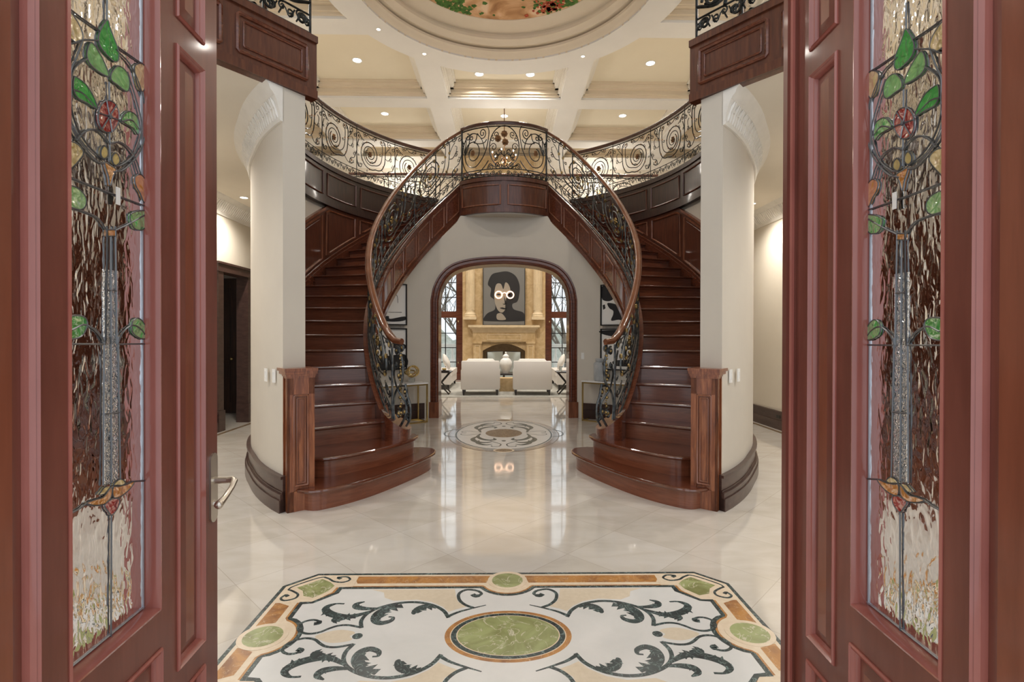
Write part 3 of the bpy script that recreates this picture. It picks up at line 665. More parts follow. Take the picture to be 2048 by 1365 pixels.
# ------------------------------------------------------------------ staircases
def make_stair(sx, side):
    st = thing('curved_staircase', 'glossy mahogany curved staircase on the %s side of the hall' % side, 'staircase', (sx*-1.8,6.5,0))
    H3 = .032
    # two flared bottom steps
    s1 = cr([(-1.64,4.10),(-1.48,4.07),(-1.27,4.25),(-1.08,4.52),(-.89,4.90),(-.765,5.22),(-.73,5.42),(-.78,5.57),(-.93,5.63)], 5)
    s1 += [(-1.4,5.6),(-2.15,4.85),(-1.70,4.30)]
    s2 = cr([(-1.62,4.40),(-1.50,4.42),(-1.33,4.56),(-1.10,4.85),(-.955,5.16),(-.905,5.36),(-.96,5.48)], 5)
    s2 += [(-1.25,5.56),(-1.6,5.7),(-2.28,5.0),(-1.80,4.48)]
    for k, s in ((1,s1),(2,s2)):
        z = k*RISE
        inn = offset(s, .035)
        MB(sx).prism(inn, z-RISE, z-H3).build('riser', 'wood_riser', st)
        mb = MB(sx); o2 = offset(s, .008)
        mb.prism(s, z-H3+.007, z-.007); mb.prism(o2, z-H3, z)
        ed = MB(sx); ed.tube([(*p, z-H3/2) for p in s[:(-3 if k == 1 else -4)]], H3/2, 8); mb.merge(ed)
        mb.build('tread', 'wood_horizontal', st, second='wood_edge')
    for k in range(3, 23):
        t0 = TH1+(k-1)*DTH; t1 = t0+DTH; z = k*RISE
        I0, O0, I1, O1 = inner(t0), outer(t0), inner(t1), outer(t1)
        back = .25
        e = Vector((O0[0]-I0[0], O0[1]-I0[1])).normalized(); nrm = Vector((e.y, -e.x))       # towards descent
        if nrm.dot(Vector((I0[0]-I1[0], I0[1]-I1[1]))) < 0: nrm = -nrm
        f0 = (I0[0]+nrm.x*.03, I0[1]+nrm.y*.03); f1 = (O0[0]+nrm.x*.03, O0[1]+nrm.y*.03)
        Im, Om = inner(t0+DTH/2), outer(t0+DTH/2)
        bI = (I1[0]-nrm.x*.02, I1[1]-nrm.y*.02); bO = (O1[0]-nrm.x*.02, O1[1]-nrm.y*.02)
        mb = MB(sx)
        secs = []
        # nosing with a rounded front
        pass
        g0 = (I0[0]+nrm.x*.022, I0[1]+nrm.y*.022); g1 = (O0[0]+nrm.x*.022, O0[1]+nrm.y*.022)
        mb.prism([g0, g1, Om, bO, bI, Im], z-H3, z)
        ed = MB(sx); ed.tube([(*g0, z-H3/2), ((g0[0]+g1[0])/2,(g0[1]+g1[1])/2, z-H3/2), (*g1, z-H3/2)], H3/2, 8); mb.merge(ed)
        mb.build('tread', 'wood_horizontal', st, second='wood_edge')
        r0 = (I0[0]-nrm.x*.02, I0[1]-nrm.y*.02); r1 = (O0[0]-nrm.x*.02, O0[1]-nrm.y*.02)
        mb = MB(sx); mb.prism([I0, O0, r1, r0], z-RISE, z-H3)
        c0 = (I0[0]+nrm.x*.012, I0[1]+nrm.y*.012); c1 = (O0[0]+nrm.x*.012, O0[1]+nrm.y*.012)
        mb.prism([c0, c1, O0, I0], z-H3-.02, z-H3)
        mb.build('riser', 'wood_riser', st)
    # top riser
    I0, O0 = inner(TH1+22*DTH), outer(TH1+22*DTH)
    # inner stringer with panels on the hall side
    ts = rng(44, 154.5, 1.5)
    low = lambda t: max(2*RISE if t < 60 else 0, zline(t)-.50)
    mb = MB(sx); band(mb, lambda t: inner(t,-.03), lambda t: inner(t,.05), ts, low, lambda t: zline(t)+.05)
    band(mb, lambda t: inner(t,-.045), lambda t: inner(t,.075), ts, lambda t: zline(t)+.04, lambda t: zline(t)+.075)
    band(mb, lambda t: inner(t,.0), lambda t: inner(t,.07), rng(64,154.5,1.5), lambda t: zline(t)-.52, lambda t: zline(t)-.44)
    sg = mb.build('stringer', 'wood_horizontal', st)
    tt = [76+i*9.6 for i in range(9)]
    for a, b_ in zip(tt, tt[1:]):
        mb = MB(sx); mb.tube(frame_path(lambda t: inner(t,.052), a+.9, b_-.9, lambda t: zline(t)-.38, lambda t: zline(t)-.04), .012, 6, True)
        mb.build('panel_mould', 'wood_mould', sg)
    # curb block that ends the stringer on the second step
    cb_ = cr([(-1.27,5.42),(-1.255,5.24),(-1.17,5.09),(-1.05,5.06),(-.965,5.14),(-.955,5.30),(-1.02,5.44)], 5)
    mb = MB(sx); mb.prism(cb_, 2*RISE, lambda p: .455+.19*max(0,min(1,(-p[0]-.97)/.26))); mb.build('curb_block', 'wood_horizontal', st)
    # plaster soffit under the flight
    mb = MB(sx); ts = rng(62,152,2.5)
    mb.loft([[(*inner(t,.0), zline(t)-.50),(*outer(t,-.01), zline(t)-.50),(*outer(t,-.01), zline(t)-.46),(*inner(t,0), zline(t)-.46)] for t in ts])
    mb.build('soffit', 'plaster', st)
    # wedge that closes the flared steps against the wall
    return st
make_stair(1,'left'); make_stair(-1,'right')

# newel boxes
def make_newel(sx, side):
    O = Vector((-1.70,4.04,0)); ex = Vector((.788,.616,0)); ey = Vector((-.616,.788,0)); ez = (0,0,1)
    nw = thing('newel_box', 'square panelled mahogany newel post at the foot of the %s stair wall' % side, 'newel post', (sx*-1.66,4.15,0))
    W, D = .212, .215
    mb = MB(sx); mb.obox(O, ex, ey, ez, (.012,W-.012), (.012,D), (0,1.075)); mb.build('post_body', 'wood_newel', nw)
    mb = MB(sx)
    for a, b_ in (((0,.05),(0,.02)), ((W-.045,W),(0,.02))): mb.obox(O, ex, ey, ez, a, b_, (0,1.075))
    mb.obox(O, ex, ey, ez, (0,W), (0,.02), (.93,1.075)); mb.obox(O, ex, ey, ez, (0,W), (0,.02), (0,.16 if sx>0 else .16))
    for b_ in ((0,.045),(.075,.10),(.13,.215)): mb.obox(O, ex, ey, ez, (0,.02) if b_[0] != .075 else (-.008,.02), b_, (0,1.075))
    mb.build('stiles_and_rails', 'wood_newel', nw)
    mb = MB(sx)
    q = lambda u, z, d=.006: tuple(O+ex*u+ey*d+Vector((0,0,z)))
    for ins, r_ in ((0,.010),(.022,.006)):
        A, B_, za, zb = .055+ins, W-.05-ins, .20+ins, .92-ins
        rect_tube(mb, q, A, B_, za, zb, r_)
    mb.build('panel_mould', 'wood_mould', nw)
    mb = MB(sx)
    for g, z0, z1 in ((.004,1.06,1.075),(.010,1.075,1.092),(.017,1.092,1.115),(.022,1.115,1.138)):
        mb.obox(O, ex, ey, ez, (-g,W+g), (-g,D), (z0,z1))
    mb.build('cap', 'wood_newel', nw)
make_newel(1,'left'); make_newel(-1,'right')

# ------------------------------------------------------------------ ironwork
def spiral(cx, cy, r0, r1, a0, turns, n=None):
    n = n or max(8, int(abs(turns)*22)); return [(cx+(r0+(r1-r0)*i/n)*math.cos(R(a0)+2*PI*turns*i/n), cy+(r0+(r1-r0)*i/n)*math.sin(R(a0)+2*PI*turns*i/n)) for i in range(n+1)]
def hook(p, r, a0, turns=-1.1): return spiral(p[0], p[1], r*.2, r, a0, turns, 12)
def unit_curves():
    "one repeat of the balcony scrollwork, 1 m long and .88 m high: (points, radius factor)"
    c = []
    A = spiral(.36,.50,.285,.10,-60,-1.45)
    stem = cr([(.70,.84),(.745,.80),(.76,.72),(.755,.56),(.73,.40),(.66,.29),(.58,.255),(.5025,.2532)], 6)
    c.append((stem + A[1:], 1.25))
    B = spiral(.36,.50,.205,.05,-60,-1.35)
    stem = cr([(.655,.77),(.675,.74),(.68,.68),(.675,.56),(.65,.44),(.60,.37),(.53,.335),(.4625,.3225)], 6)
    c.append((stem + B[1:], 1.0))
    c.append((hook((.655,.80),.045,270,1.1), .8)); c.append((hook((.72,.785),.035,90,-1.1), .7))
    c.append((cr([(.20,.71),(.14,.74),(.08,.80),(.035,.83)],5), .9))
    c.append((hook((.06,.76),.055,80,1.2), .8)); c.append((cr([(.06,.70),(.02,.60),(.0,.48),(.01,.30),(.06,.2)],5), 1.0))
    c.append((hook((.22,.82),.045,200,-1.2), .8)); c.append((cr([(.265,.82),(.30,.84),(.36,.80),(.44,.785)],5), .9))
    c.append((hook((.50,.815),.05,180,1.2), .8)); c.append((hook((.86,.80),.06,200,-1.25), .9)); c.append((hook((.95,.74),.045,0,1.2), .8))
    c.append((cr([(.755,.60),(.80,.68),(.86,.735)],5), .8)); c.append((cr([(.80,.20),(.84,.30),(.93,.33),(1.0,.48)],5), .9))
    c.append((hook((.85,.26),.06,300,1.2), .9)); c.append((hook((.93,.40),.04,20,1.2), .7)); c.append((hook((.10,.25),.055,220,-1.2), .9))
    c.append((hook((.16,.64),.035,90,1.0), .7)); c.append((hook((.62,.56),.03,0,1.0), .7)); c.append((hook((.42,.36),.03,180,1.0), .6))
    for a in (75, 105, 135, 165, 195, 225, 255):     # small leaf hooks around the big spiral
        q = R(a); c.append((hook((.36+.325*math.cos(q), .50+.325*math.sin(q)), .022, a+180, 1.0), .6))
    c.append((cr([(.755,.52),(.82,.50),(.88,.55),(.90,.64),(.86,.68)],5), .8)); c.append((hook((.89,.52),.04,120,-1.2), .8)); c.append((cr([(.66,.29),(.74,.22),(.84,.20),(.92,.24)],5), .8))
    for i in range(6):                              # bottom frieze
        x = .04+i*.165
        c.append((hook((x+.03,.095),.036,180,-1.3), .7)); c.append((hook((x+.105,.07),.036,0,-1.3), .7))
        c.append((cr([(x,.02),(x+.05,.10),(x+.10,.03),(x+.15,.11)],4), .6))
    return c
UNIT = unit_curves()
ROS = [(.36,.50)]
BUDS = spiral(.36,.50,.285,.10,-60,-1.45)[2::3] + [(.755,.62),(.70,.35),(.675,.60),(.655,.80),(.86,.26),(.50,.815),(.22,.82),(.06,.76)]

def rail_group(name, label, fn, zf, L, sx, loc, iron='iron', accent='iron_bronze', hr=True, unit_len=.93, r=.0075, ext=None, hz=.92, dense_posts=False, group=None, extra=None, vs=lambda s: 1.0, bud=1.5):
    """fn(s)->(x,y) in plan for s in 0..L metres; zf(s)->height of the base"""
    root = thing(name, label, 'railing', loc, group)
    P = lambda s, v: (*fn(max(0,min(L,s))), zf(max(0,min(L,s)))+v*vs(s))
    k = max(1, round(L/unit_len)); U = L/k
    for i in range(k):
        mb = MB(sx)
        for pts, f in UNIT: mb.tube([P((i+min(1,max(0,x)))*U, .045+v*.96) for x, v in pts], r*f, 4)
        mb.tube([P((i+j/10)*U, .175) for j in range(11)], r*.9, 4)
        for pts, f in (extra or []): mb.tube([P((i+min(1,max(0,x)))*U, v) for x, v in pts], r*f, 5)
        m1 = mb; mb = MB(sx)
        for x, v in BUDS:
            p = P((i+x)*U, .045+v*.96); mb.ball(p, r*bud, 6, 4, (1,1,1.6))
        m1.merge(mb); pn = m1.build('scrollwork_panel', iron, root, second=accent)
        mb = MB(sx); c0 = P((i+.36)*U, .045+.5*.96)
        for a in range(6): mb.ball(P((i+.36)*U+.027*math.cos(a*PI/3), .525+.035*math.sin(a*PI/3)), .018, 6, 4)
        mb.ball(c0, .02, 6, 5); mb.build('rosette', accent, pn)
    mb = MB(sx)
    n_ = int(L/.06)
    mb.tube([P(L*i/n_, .025) for i in range(n_+1)], .012, 4)
    mb.tube([P(L*i/n_, hz-.05) for i in range(n_+1)], .010, 4)
    mb.build('flat_bar', iron, root)
    for i in range(k+1):
        mb = MB(sx); a = P(i*U, 0); b_ = P(i*U, hz-.02); mb.tube([a, ((a[0]+b_[0])/2,(a[1]+b_[1])/2,(a[2]+b_[2])/2), b_], .012 if i in (0,k) else .007, 5); mb.build('baluster', iron, root)
    if hr:
        pts = [P(L*i/n_, hz) for i in range(n_+1)]
        if ext: pts = ext(pts)
        handrail(pts, sx, root, material='rail_wood_lit' if ext else 'rail_dark')
    return root
def handrail(pts, sx, root, w_=.040, material='rail_dark'):
    P = [Vector(p) for p in pts]; rows = []
    for i, p in enumerate(P):
        t = P[min(i+1,len(P)-1)]-P[max(0,i-1)]; h = Vector((t.x,t.y,0))
        h = h.normalized() if h.length > 1e-6 else Vector((1,0,0)); s_ = Vector((h.y,-h.x,0)); up = Vector((0,0,1))
        prof = [(-.5,-.55),(-.75,-.45),(-.8,-.1),(-1,.1),(-.95,.5),(-.5,.85),(0,.95),(.5,.85),(.95,.5),(1,.1),(.8,-.1),(.75,-.45),(.5,-.55)]
        rows.append([tuple(p+s_*a*w_+up*b_*w_) for a, b_ in prof])
    MB(sx).loft(rows).build('handrail', material, root, smooth=60)
noisy('rail_wood_lit', [(0.3,(.12,.040,.018)),(.7,(.19,.072,.034))], (1,1,1), 4, 3, .2, rough=.24, coat=.5)  # stair handrail: the light on it is put into a paler wood colour

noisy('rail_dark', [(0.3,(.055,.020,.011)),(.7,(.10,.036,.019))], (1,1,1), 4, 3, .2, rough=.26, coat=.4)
def arclen(fn, a, b_, n=200):
    pts = [fn(a+(b_-a)*i/n) for i in range(n+1)]; cum = [0]
    for p, q in zip(pts, pts[1:]): cum.append(cum[-1]+math.hypot(p[0]-q[0], p[1]-q[1]))
    L = cum[-1]
    def inv(s):
        s = max(0, min(L, s)); lo = 0; hi = n
        while hi-lo > 1:
            m_ = (lo+hi)//2
            if cum[m_] <= s: lo = m_
            else: hi = m_
        u = (s-cum[lo])/max(1e-9, cum[hi]-cum[lo]); return a+(b_-a)*(lo+u)/n
    return L, inv
for sx, side in ((1,'left'),(-1,'right')):
    # guard along the inner edge of the stair
    L, inv = arclen(lambda t: inner(t,.015), 40.5, 154.5)
    def ext(pts):
        p0 = pts[0]; t = [(-1.13,5.08,1.40),(-1.055,4.985,1.345),(-.985,4.96,1.335)]
        return t[::-1] + pts[2:] + [(-.725,9.07,5.02),(-.715,8.99,4.995)]
    r_ = rail_group('stair_railing', 'black and gilt wrought iron railing with a broad brown handrail on the %s stair' % side, lambda s: inner(inv(s),.015), lambda s: zline(inv(s))+.075, L, sx, (sx*-1.4,6.5,1.5), 'iron_lit', 'iron_gilded', ext=ext, hz=.86, unit_len=1.0, r=.0095, bud=2.1, vs=lambda s: 1+.14*max(0,min(1,(inv(s)-95)/40))-.085*max(0,min(1,(inv(s)-144)/10.5)))
    # scroll newel of iron at its foot
    mb = MB(sx); mg = MB(sx)
    c0 = Vector((-1.03,5.13,.50))
    e1 = Vector((.55,-.35,0)).normalized()*.62
    pt = lambda u, v: tuple(c0+e1*u+Vector((0,0,v)))
    for pts, f in ((cr([(0,0),(.10,.10),(.12,.22),(.02,.30),(-.05,.36),(.02,.44),(.05,.60),(-.02,.74),(-.06,.78)],6),1.4), (hook((-.09,.75),.045,0,1.3),1.3), (hook((.03,.78),.05,180,-1.3),1.2),
                   (cr([(-.14,.05),(-.16,.20),(-.10,.34),(.02,.40),(.12,.38),(.13,.30)],6),1.2), (hook((.10,.34),.045,20,-1.3),1.0), (hook((-.04,.12),.06,0,1.3),1.2), (hook((.09,.14),.05,90,-1.3),1.1), (hook((-.04,.50),.04,0,1.2),.9), (hook((.17,.24),.05,200,-1.3),1.0), (hook((.17,.10),.045,160,1.3),1.0), (cr([(.12,.0),(.20,.08),(.21,.20),(.15,.30),(.10,.42)],6),1.2), (cr([(-.10,.62),(-.15,.52),(-.10,.40),(-.02,.34)],6),1.0), (hook((-.11,.60),.035,0,1.2),.9), (hook((.06,.62),.03,180,1.2),.9)):
        mb.tube([pt(u,v) for u,v in pts], .0095*f, 5)
    for i in range(22):
        v = .10+i*.03; mg.ball(pt(.0+.012*math.sin(i*1.9), v), .013+.006*math.sin(i*2.3), 6, 4)
    for u, v in ((-.09,.75),(.03,.78),(.10,.34),(-.04,.12),(.09,.14),(-.04,.50)): mg.ball(pt(u,v), .02, 6, 5)
    mb.merge(mg); mb.build('scroll_newel', 'iron_lit', r_, second='iron_gilded')
    # guard of the gallery over the stair
    L, inv = arclen(lambda t: GB(t,.02), 60, 152.5)
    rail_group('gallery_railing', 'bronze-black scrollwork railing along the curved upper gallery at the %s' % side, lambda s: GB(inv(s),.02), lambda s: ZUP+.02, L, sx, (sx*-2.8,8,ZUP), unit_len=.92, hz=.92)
    # guard towards the entrance
    pts = left[1:5]
    cum = [0]
    for p, q in zip(pts, pts[1:]): cum.append(cum[-1]+math.hypot(p[0]-q[0],p[1]-q[1]))
    def lf_(s, pts=pts, cum=cum):
        for i in range(len(pts)-1):
            if s <= cum[i+1] or i == len(pts)-2:
                u = (s-cum[i])/(cum[i+1]-cum[i]); return (pts[i][0]+(pts[i+1][0]-pts[i][0])*u, pts[i][1]+(pts[i+1][1]-pts[i][1])*u)
    rail_group('entry_railing', 'wrought iron railing above the straight fascia at the top %s' % side, lf_, lambda s: 3.90, cum[-1]-.04, sx, (sx*-2.2,3.97,ZUP), 'iron', 'iron_gilded', unit_len=.8, r=.011,
               extra=[(spiral(.55,.36,.15,.03,-90,1.4),1.3), (spiral(.15,.34,.12,.02,180,-1.4),1.2), (spiral(.85,.30,.10,.02,0,1.4),1.2), (cr([(.0,.20),(.2,.26),(.4,.22),(.6,.30),(.8,.22),(1,.28)],5),1.3), (cr([(.3,.18),(.34,.35),(.30,.5),(.36,.7)],5),1.5), (cr([(.72,.18),(.70,.34),(.76,.5),(.72,.7)],5),1.5), (spiral(.38,.12,.06,.01,90,-1.3),1), (spiral(.62,.11,.06,.01,90,1.3),1), (spiral(.92,.11,.05,.01,0,1.3),1)])

# bridge guard with the oval centrepiece
br = thing('bridge_railing', 'wrought iron bridge railing with an oval of bronze roses between two spirals', 'railing', (0,8.7,ZUP))
zb = ZUP+.02
PB = lambda u, v: (*bowp((u+1)/2), zb+v)           # u -1..1
W2 = .80
half = []
half += [cr([(.30,.86),(.335,.78),(.345,.66),(.37,.50),(.43,.36),(.52,.27),(.60,.235)],6) + [(.68+.20*math.cos(a)*1.0, .43+.21*math.sin(a)) for a in (R(-110)+i*.16 for i in range(1,36))]]
def ovs(cx, cy, rx, ry, a0, turns, s0, s1, n=40): return [(cx+rx*(s0+(s1-s0)*i/n)*math.cos(R(a0)+2*PI*turns*i/n), cy+ry*(s0+(s1-s0)*i/n)*math.sin(R(a0)+2*PI*turns*i/n)) for i in range(n+1)]
half = [cr([(.36,.885),(.32,.80),(.335,.66),(.37,.52),(.44,.38),(.54,.27),(.62,.215)],6) + ovs(.69,.46,.27,.275,-118,1.55,.93,.28)[1:],
        cr([(.33,.30),(.42,.20),(.54,.12),(.70,.10)],6) + ovs(.69,.46,.30,.36,-85,.72,1,.9)[1:],
        ovs(.46,.77,.085,.09,-60,-1.5,1.0,.2), cr([(.37,.66),(.42,.61),(.52,.60),(.62,.62),(.67,.66)],5), cr([(.53,.72),(.58,.78),(.60,.70),(.66,.62)],5),
        ovs(.72,.73,.05,.06,0,1.3,.2,1), ovs(.82,.75,.055,.065,180,-1.3,.2,1), cr([(.77,.72),(.80,.60),(.90,.45)],5), cr([(.87,.76),(.88,.62),(.93,.50)],5), ovs(.95,.66,.03,.05,0,1.2,.2,1),
        ovs(.15,.21,.05,.05,90,1.3,.2,1), ovs(.27,.17,.05,.05,90,-1.3,.2,1), cr([(.05,.20),(.12,.15),(.22,.20),(.30,.24),(.36,.16)],5)]
for s_ in (-1,1):
    mb = MB()
    for c in half: mb.tube([PB(s_*u, v) for u, v in c], .0085, 5)
    for i in range(7):
        x = .06+i*.135; 
        for q in (ovs(x+.03,.085,.035,.035,180,-1.3,.2,1), ovs(x+.095,.06,.03,.035,0,-1.3,.2,1), cr([(x,.03),(x+.05,.11),(x+.12,.03)],4)): mb.tube([PB(s_*u, v) for u, v in q], .006, 4)
    o = mb.build('spiral_panel', 'iron', br)
    mb = MB()
    for a in range(6): mb.ball(PB(s_*(.69+.03*math.cos(a*PI/3)), .46+.035*math.sin(a*PI/3)), .02, 6, 4)
    mb.ball(PB(s_*.69,.46), .022, 6, 5); mb.build('rosette', 'iron_bronze', o)
mb = MB(); mb.tube([PB(.31*math.cos(a), .52+.355*math.sin(a)) for a in (2*PI*i/48 for i in range(48))], .009, 5, True)
for s_ in (-1,1):
    for q in (ovs(.17,.73,.06,.06,180,1.3,.2,1), ovs(.24,.66,.05,.05,0,1.3,.2,1), ovs(.22,.52,.07,.07,120,-1.3,.2,1), ovs(.18,.36,.06,.07,200,1.3,.2,1), ovs(.10,.44,.07,.07,0,1.0,.3,1), cr([(0,.18),(.06,.22),(.07,.28),(.03,.33)],5), cr([(.0,.36),(.08,.42),(.13,.36),(.20,.30)],5)):
        mb.tube([PB(s_*u, v) for u, v in q], .007, 4)
mb.tube([PB(0,.18+i*.03) for i in range(10)], .008, 5)
ov = mb.build('oval_centrepiece', 'iron', br)
for u, v in ((0,.74),(-.13,.66),(.02,.60)):
    mb = MB()
    for a in range(8): mb.ball(PB(u+.045*math.cos(a*PI/4), v+.04*math.sin(a*PI/4)), .022, 6, 4)
    p = PB(u, v); mb.ball((p[0],p[1]-.012,p[2]), .03, 8, 5); mb.build('rose', 'iron_bronze', ov)
mb = MB(); mb.tube([PB(-1+2*i/40,.15) for i in range(41)], .009, 4); mb.tube([PB(-1+2*i/40,.03) for i in range(41)], .012, 4); mb.tube([PB(-1+2*i/40,.87) for i in range(41)], .010, 4); mb.build('flat_bar', 'iron', br)
for s_ in (-1,1):
    mb = MB(); a = PB(s_,0); mb.tube([a,(a[0],a[1],a[2]+.45),(a[0],a[1],a[2]+.92)], .014, 6); mb.build('post', 'iron', br)
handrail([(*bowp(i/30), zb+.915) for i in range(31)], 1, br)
# far guard at the back of the landing
bk = rail_group('rear_railing', 'thin dark railing at the back edge of the landing behind the bridge', lambda s: (-3.4+s,11.3), lambda s: ZUP, 6.8, 1, (0,11.3,ZUP), unit_len=1.1, hz=.88)

# ------------------------------------------------------------------ entrance door leaves
def make_leaf(sx, side, X0):
    """leaf plane: x = -(X0 + .06 y); s = along the leaf from the hinge, z up, w = out of the room-side face"""
    e = Vector((-.06,1,0)).normalized(); nrm = Vector((1,.06,0)).normalized()
    O = Vector((-(X0+.06*.7625), .7625, 0))
    root = thing('entrance_door', 'tall maroon wooden entrance door leaf with leaded art glass, standing open on the %s' % side, 'door', (sx*O.x,O.y,0))
    W = .9125; T = .055; H = 2.75
    P = lambda u, z, w=0: tuple(O+e*u+nrm*w+Vector((0,0,z)))
    def ob(mb, u0,u1,z0,z1,w0,w1): mb.obox(O, e, nrm, (0,0,1), (u0,u1), (w0,w1), (z0,z1))
    G0, G1 = .300, .6125                             # glazed lite
    S0, S1 = .228, .684                              # inner stiles outer edges
    ZB, ZT = .668, 2.52
    mb = MB(sx)
    ob(mb,0,.07,.01,H,-T,0); ob(mb,W-.082,W,.01,H,-T,0)           # outer stiles
    ob(mb,S0,G0,.01,H,-T,0); ob(mb,G1,S1,.01,H,-T,0)             # inner stiles
    ob(mb,G0,G1,.01,.09,-T,0); ob(mb,G0,G1,ZB-.10,ZB,-T,0); ob(mb,G0,G1,ZT,H,-T,0)
    for a, b_ in ((.07,S0),(S1,W-.082)):
        ob(mb,a,b_,.01,.12,-T,0); ob(mb,a,b_,.385,.455,-T,0); ob(mb,a,b_,2.215,2.29,-T,0); ob(mb,a,b_,H-.1,H,-T,0)
    mb.build('frame', 'door_paint', root)
    # raised panels and their mouldings
    for a, b_, z0, z1 in ((.07,S0,.12,.385),(.07,S0,.455,2.215),(.07,S0,2.29,H-.1),(S1,W-.082,.12,.385),(S1,W-.082,.455,2.215),(S1,W-.082,2.29,H-.1),(G0,G1,.09,ZB-.10)):
        mb = MB(sx); ob(mb,a,b_,z0,z1,-T+.012,-.013); bv = MB(sx)
        i1, i2 = .022, .052
        vs = [P(a+i1,z0+i1,-.013),P(b_-i1,z0+i1,-.013),P(b_-i1,z1-i1,-.013),P(a+i1,z1-i1,-.013),P(a+i2,z0+i2,-.003),P(b_-i2,z0+i2,-.003),P(b_-i2,z1-i2,-.003),P(a+i2,z1-i2,-.003)]
        mb.add(vs, [(4,5,6,7)]); bv.add(vs, [(0,1,5,4),(1,2,6,5),(2,3,7,6),(3,0,4,7)]); mb.merge(bv)
        pn = mb.build('raised_panel', 'door_panel', root, second='door_paint')
        mb = MB(sx)
        # mitred moulding with three beads
        prof = [(0,-.013),(0,.004),(.004,.008),(.008,.003),(.011,.005),(.015,.000),(.018,-.002),(.022,-.013)]
        rows = []
        for ca, cb2 in (((a,z0),(1,1)),((b_,z0),(-1,1)),((b_,z1),(-1,-1)),((a,z1),(1,-1)),((a,z0),(1,1))):
            rows.append([P(ca[0]+cb2[0]*o, ca[1]+cb2[1]*o, w_) for o, w_ in prof])
        mb.grid(rows); mb.build('panel_mould', 'door_mould', pn)
    # glazing bead
    mb = MB(sx); prof = [(0,-.04),(0,.002),(.006,.004),(.012,-.008),(.012,-.04)]
    rows = []
    for ca, cb2 in (((G0,ZB),(1,1)),((G1,ZB),(-1,1)),((G1,ZT),(-1,-1)),((G0,ZT),(1,-1)),((G0,ZB),(1,1))):
        rows.append([P(ca[0]+cb2[0]*o, ca[1]+cb2[1]*o, w_) for o, w_ in prof])
    mb.grid(rows); mb.build('glazing_bead', 'door_mould', root)
    # leaded light
    mb = MB(sx); ob(mb,G0+.002,G1-.002,ZB+.002,ZT-.002,-.044,-.037)
    gl = mb.build('art_glass', 'glass_hammered', root, smooth=0)
    mt = {'amber_tulip':'glass_yellow','green1':'glass_green','green2':'glass_light_green','green3':'glass_light_green','dgreen1':'glass_green','dgreen2':'glass_green','tulip2':'glass_yellow','y1':'glass_yellow','y2':'glass_yellow','amber_diamond':'glass_amber','yleft':'glass_yellow','amber_leaf':'glass_amber','oval_l':'glass_light_green','green_r':'glass_green','gbl':'glass_green','gbr':'glass_green','cap':'glass_amber','wing_l':'glass_amber','wing_r':'glass_amber','ycap_l':'glass_yellow','ycap_r':'glass_yellow','red_d':'glass_red','flower':'glass_red'}
    nm = {'amber_tulip':'yellow_bud','tulip2':'yellow_bud','y1':'yellow_berry','y2':'yellow_berry','amber_diamond':'amber_drop','yleft':'yellow_petal','amber_leaf':'amber_petal','cap':'amber_capital','wing_l':'amber_wing','wing_r':'amber_wing','ycap_l':'yellow_cap','ycap_r':'yellow_cap','red_d':'red_drop','flower':'red_flower'}
    ld = MB(sx)
    def clampu(p): return (max(G0+.004, min(G1-.004, p[0])), p[1])
    for k, pts in GLASS_FILLS.items():
        cp = [clampu(p) for p in (cr(pts, 4, True) if len(pts) > 4 else pts)]
        mb = MB(sx); kk = len(cp)
        A = sum(cp[i][0]*cp[(i+1)%kk][1]-cp[(i+1)%kk][0]*cp[i][1] for i in range(kk))
        v = [P(u,z,-.046) for u,z in cp]+[P(u,z,-.033) for u,z in cp]
        mb.add(v, [tuple(range(kk))[::-1], tuple(range(kk,2*kk))]+[(i,(i+1)%kk,(i+1)%kk+kk,i+kk) for i in range(kk)])
        mb.build(nm.get(k,'green_leaf'), mt[k], gl, smooth=0)
        ld.tube([P(u,z,-.0335) for u,z in cp], .0019, 5, True)
    if True:                                         # veins of the flower
        f = GLASS_FILLS['flower']; cx = sum(p[0] for p in f)/len(f); cz = sum(p[1] for p in f)/len(f)
        for i in range(0,12,2): ld.tube([P(cx,cz,-.031), P((cx+f[i][0])/2,(cz+f[i][1])/2,-.031), P(*f[i],-.031)], .0016, 4)
        ld.ball(P(cx,cz,-.03), .006, 6, 4)
    for ln in GLASS_LINES:
        cp = [clampu(p) for p in (cr(ln, 5) if len(ln) > 2 else ln)]
        ld.tube([P(u,z,-.0335) for u,z in cp], .0021, 5)
    ld.build('lead_came', 'lead', gl)
    mb = MB(sx)                                      # textured band of the central column and the zinc border
    ob(mb,.456,.502,1.045,1.555,-.045,-.0345)
    mb.build('grained_column', 'glass_grain', gl, smooth=0)
    ld = MB(sx)
    for u in (G0+.016, G1-.016): ld.tube([P(u,ZB+.01,-.036),P(u,1.5,-.036),P(u,ZT-.01,-.036)], .0030, 5)
    ld.tube([P(G0,ZB+.016,-.036),P(.45,ZB+.016,-.036),P(G1,ZB+.016,-.036)], .0030, 5)
    ld.build('border_came', 'lead_bright', gl)
    # white tag stuck to the glass
    mb = MB(sx); ob(mb,.486,.501,1.715,1.757,-.0285,-.0275); mb.build('white_tag', 'switch_white', gl)
    if sx > 0:
        hz = 1.4-.305*1.675*1.0; U = W-.030; zc = .915
        mb = MB(sx)
        pl = [(U+.022*math.cos(t)*1.0, zc+(.088 if math.sin(t)>0 else -.088)+.022*math.sin(t)) for t in (2*PI*i/20 for i in range(20))]
        v = [P(u,z,0) for u,z in pl]+[P(u,z,.006) for u,z in pl]; kk = 20
        mb.add(v,[tuple(range(kk))[::-1],tuple(range(kk,2*kk))]+[(i,(i+1)%kk,(i+1)%kk+kk,i+kk) for i in range(kk)])
        hp = mb.build('escutcheon', 'nickel', root)
        mb = MB(sx)
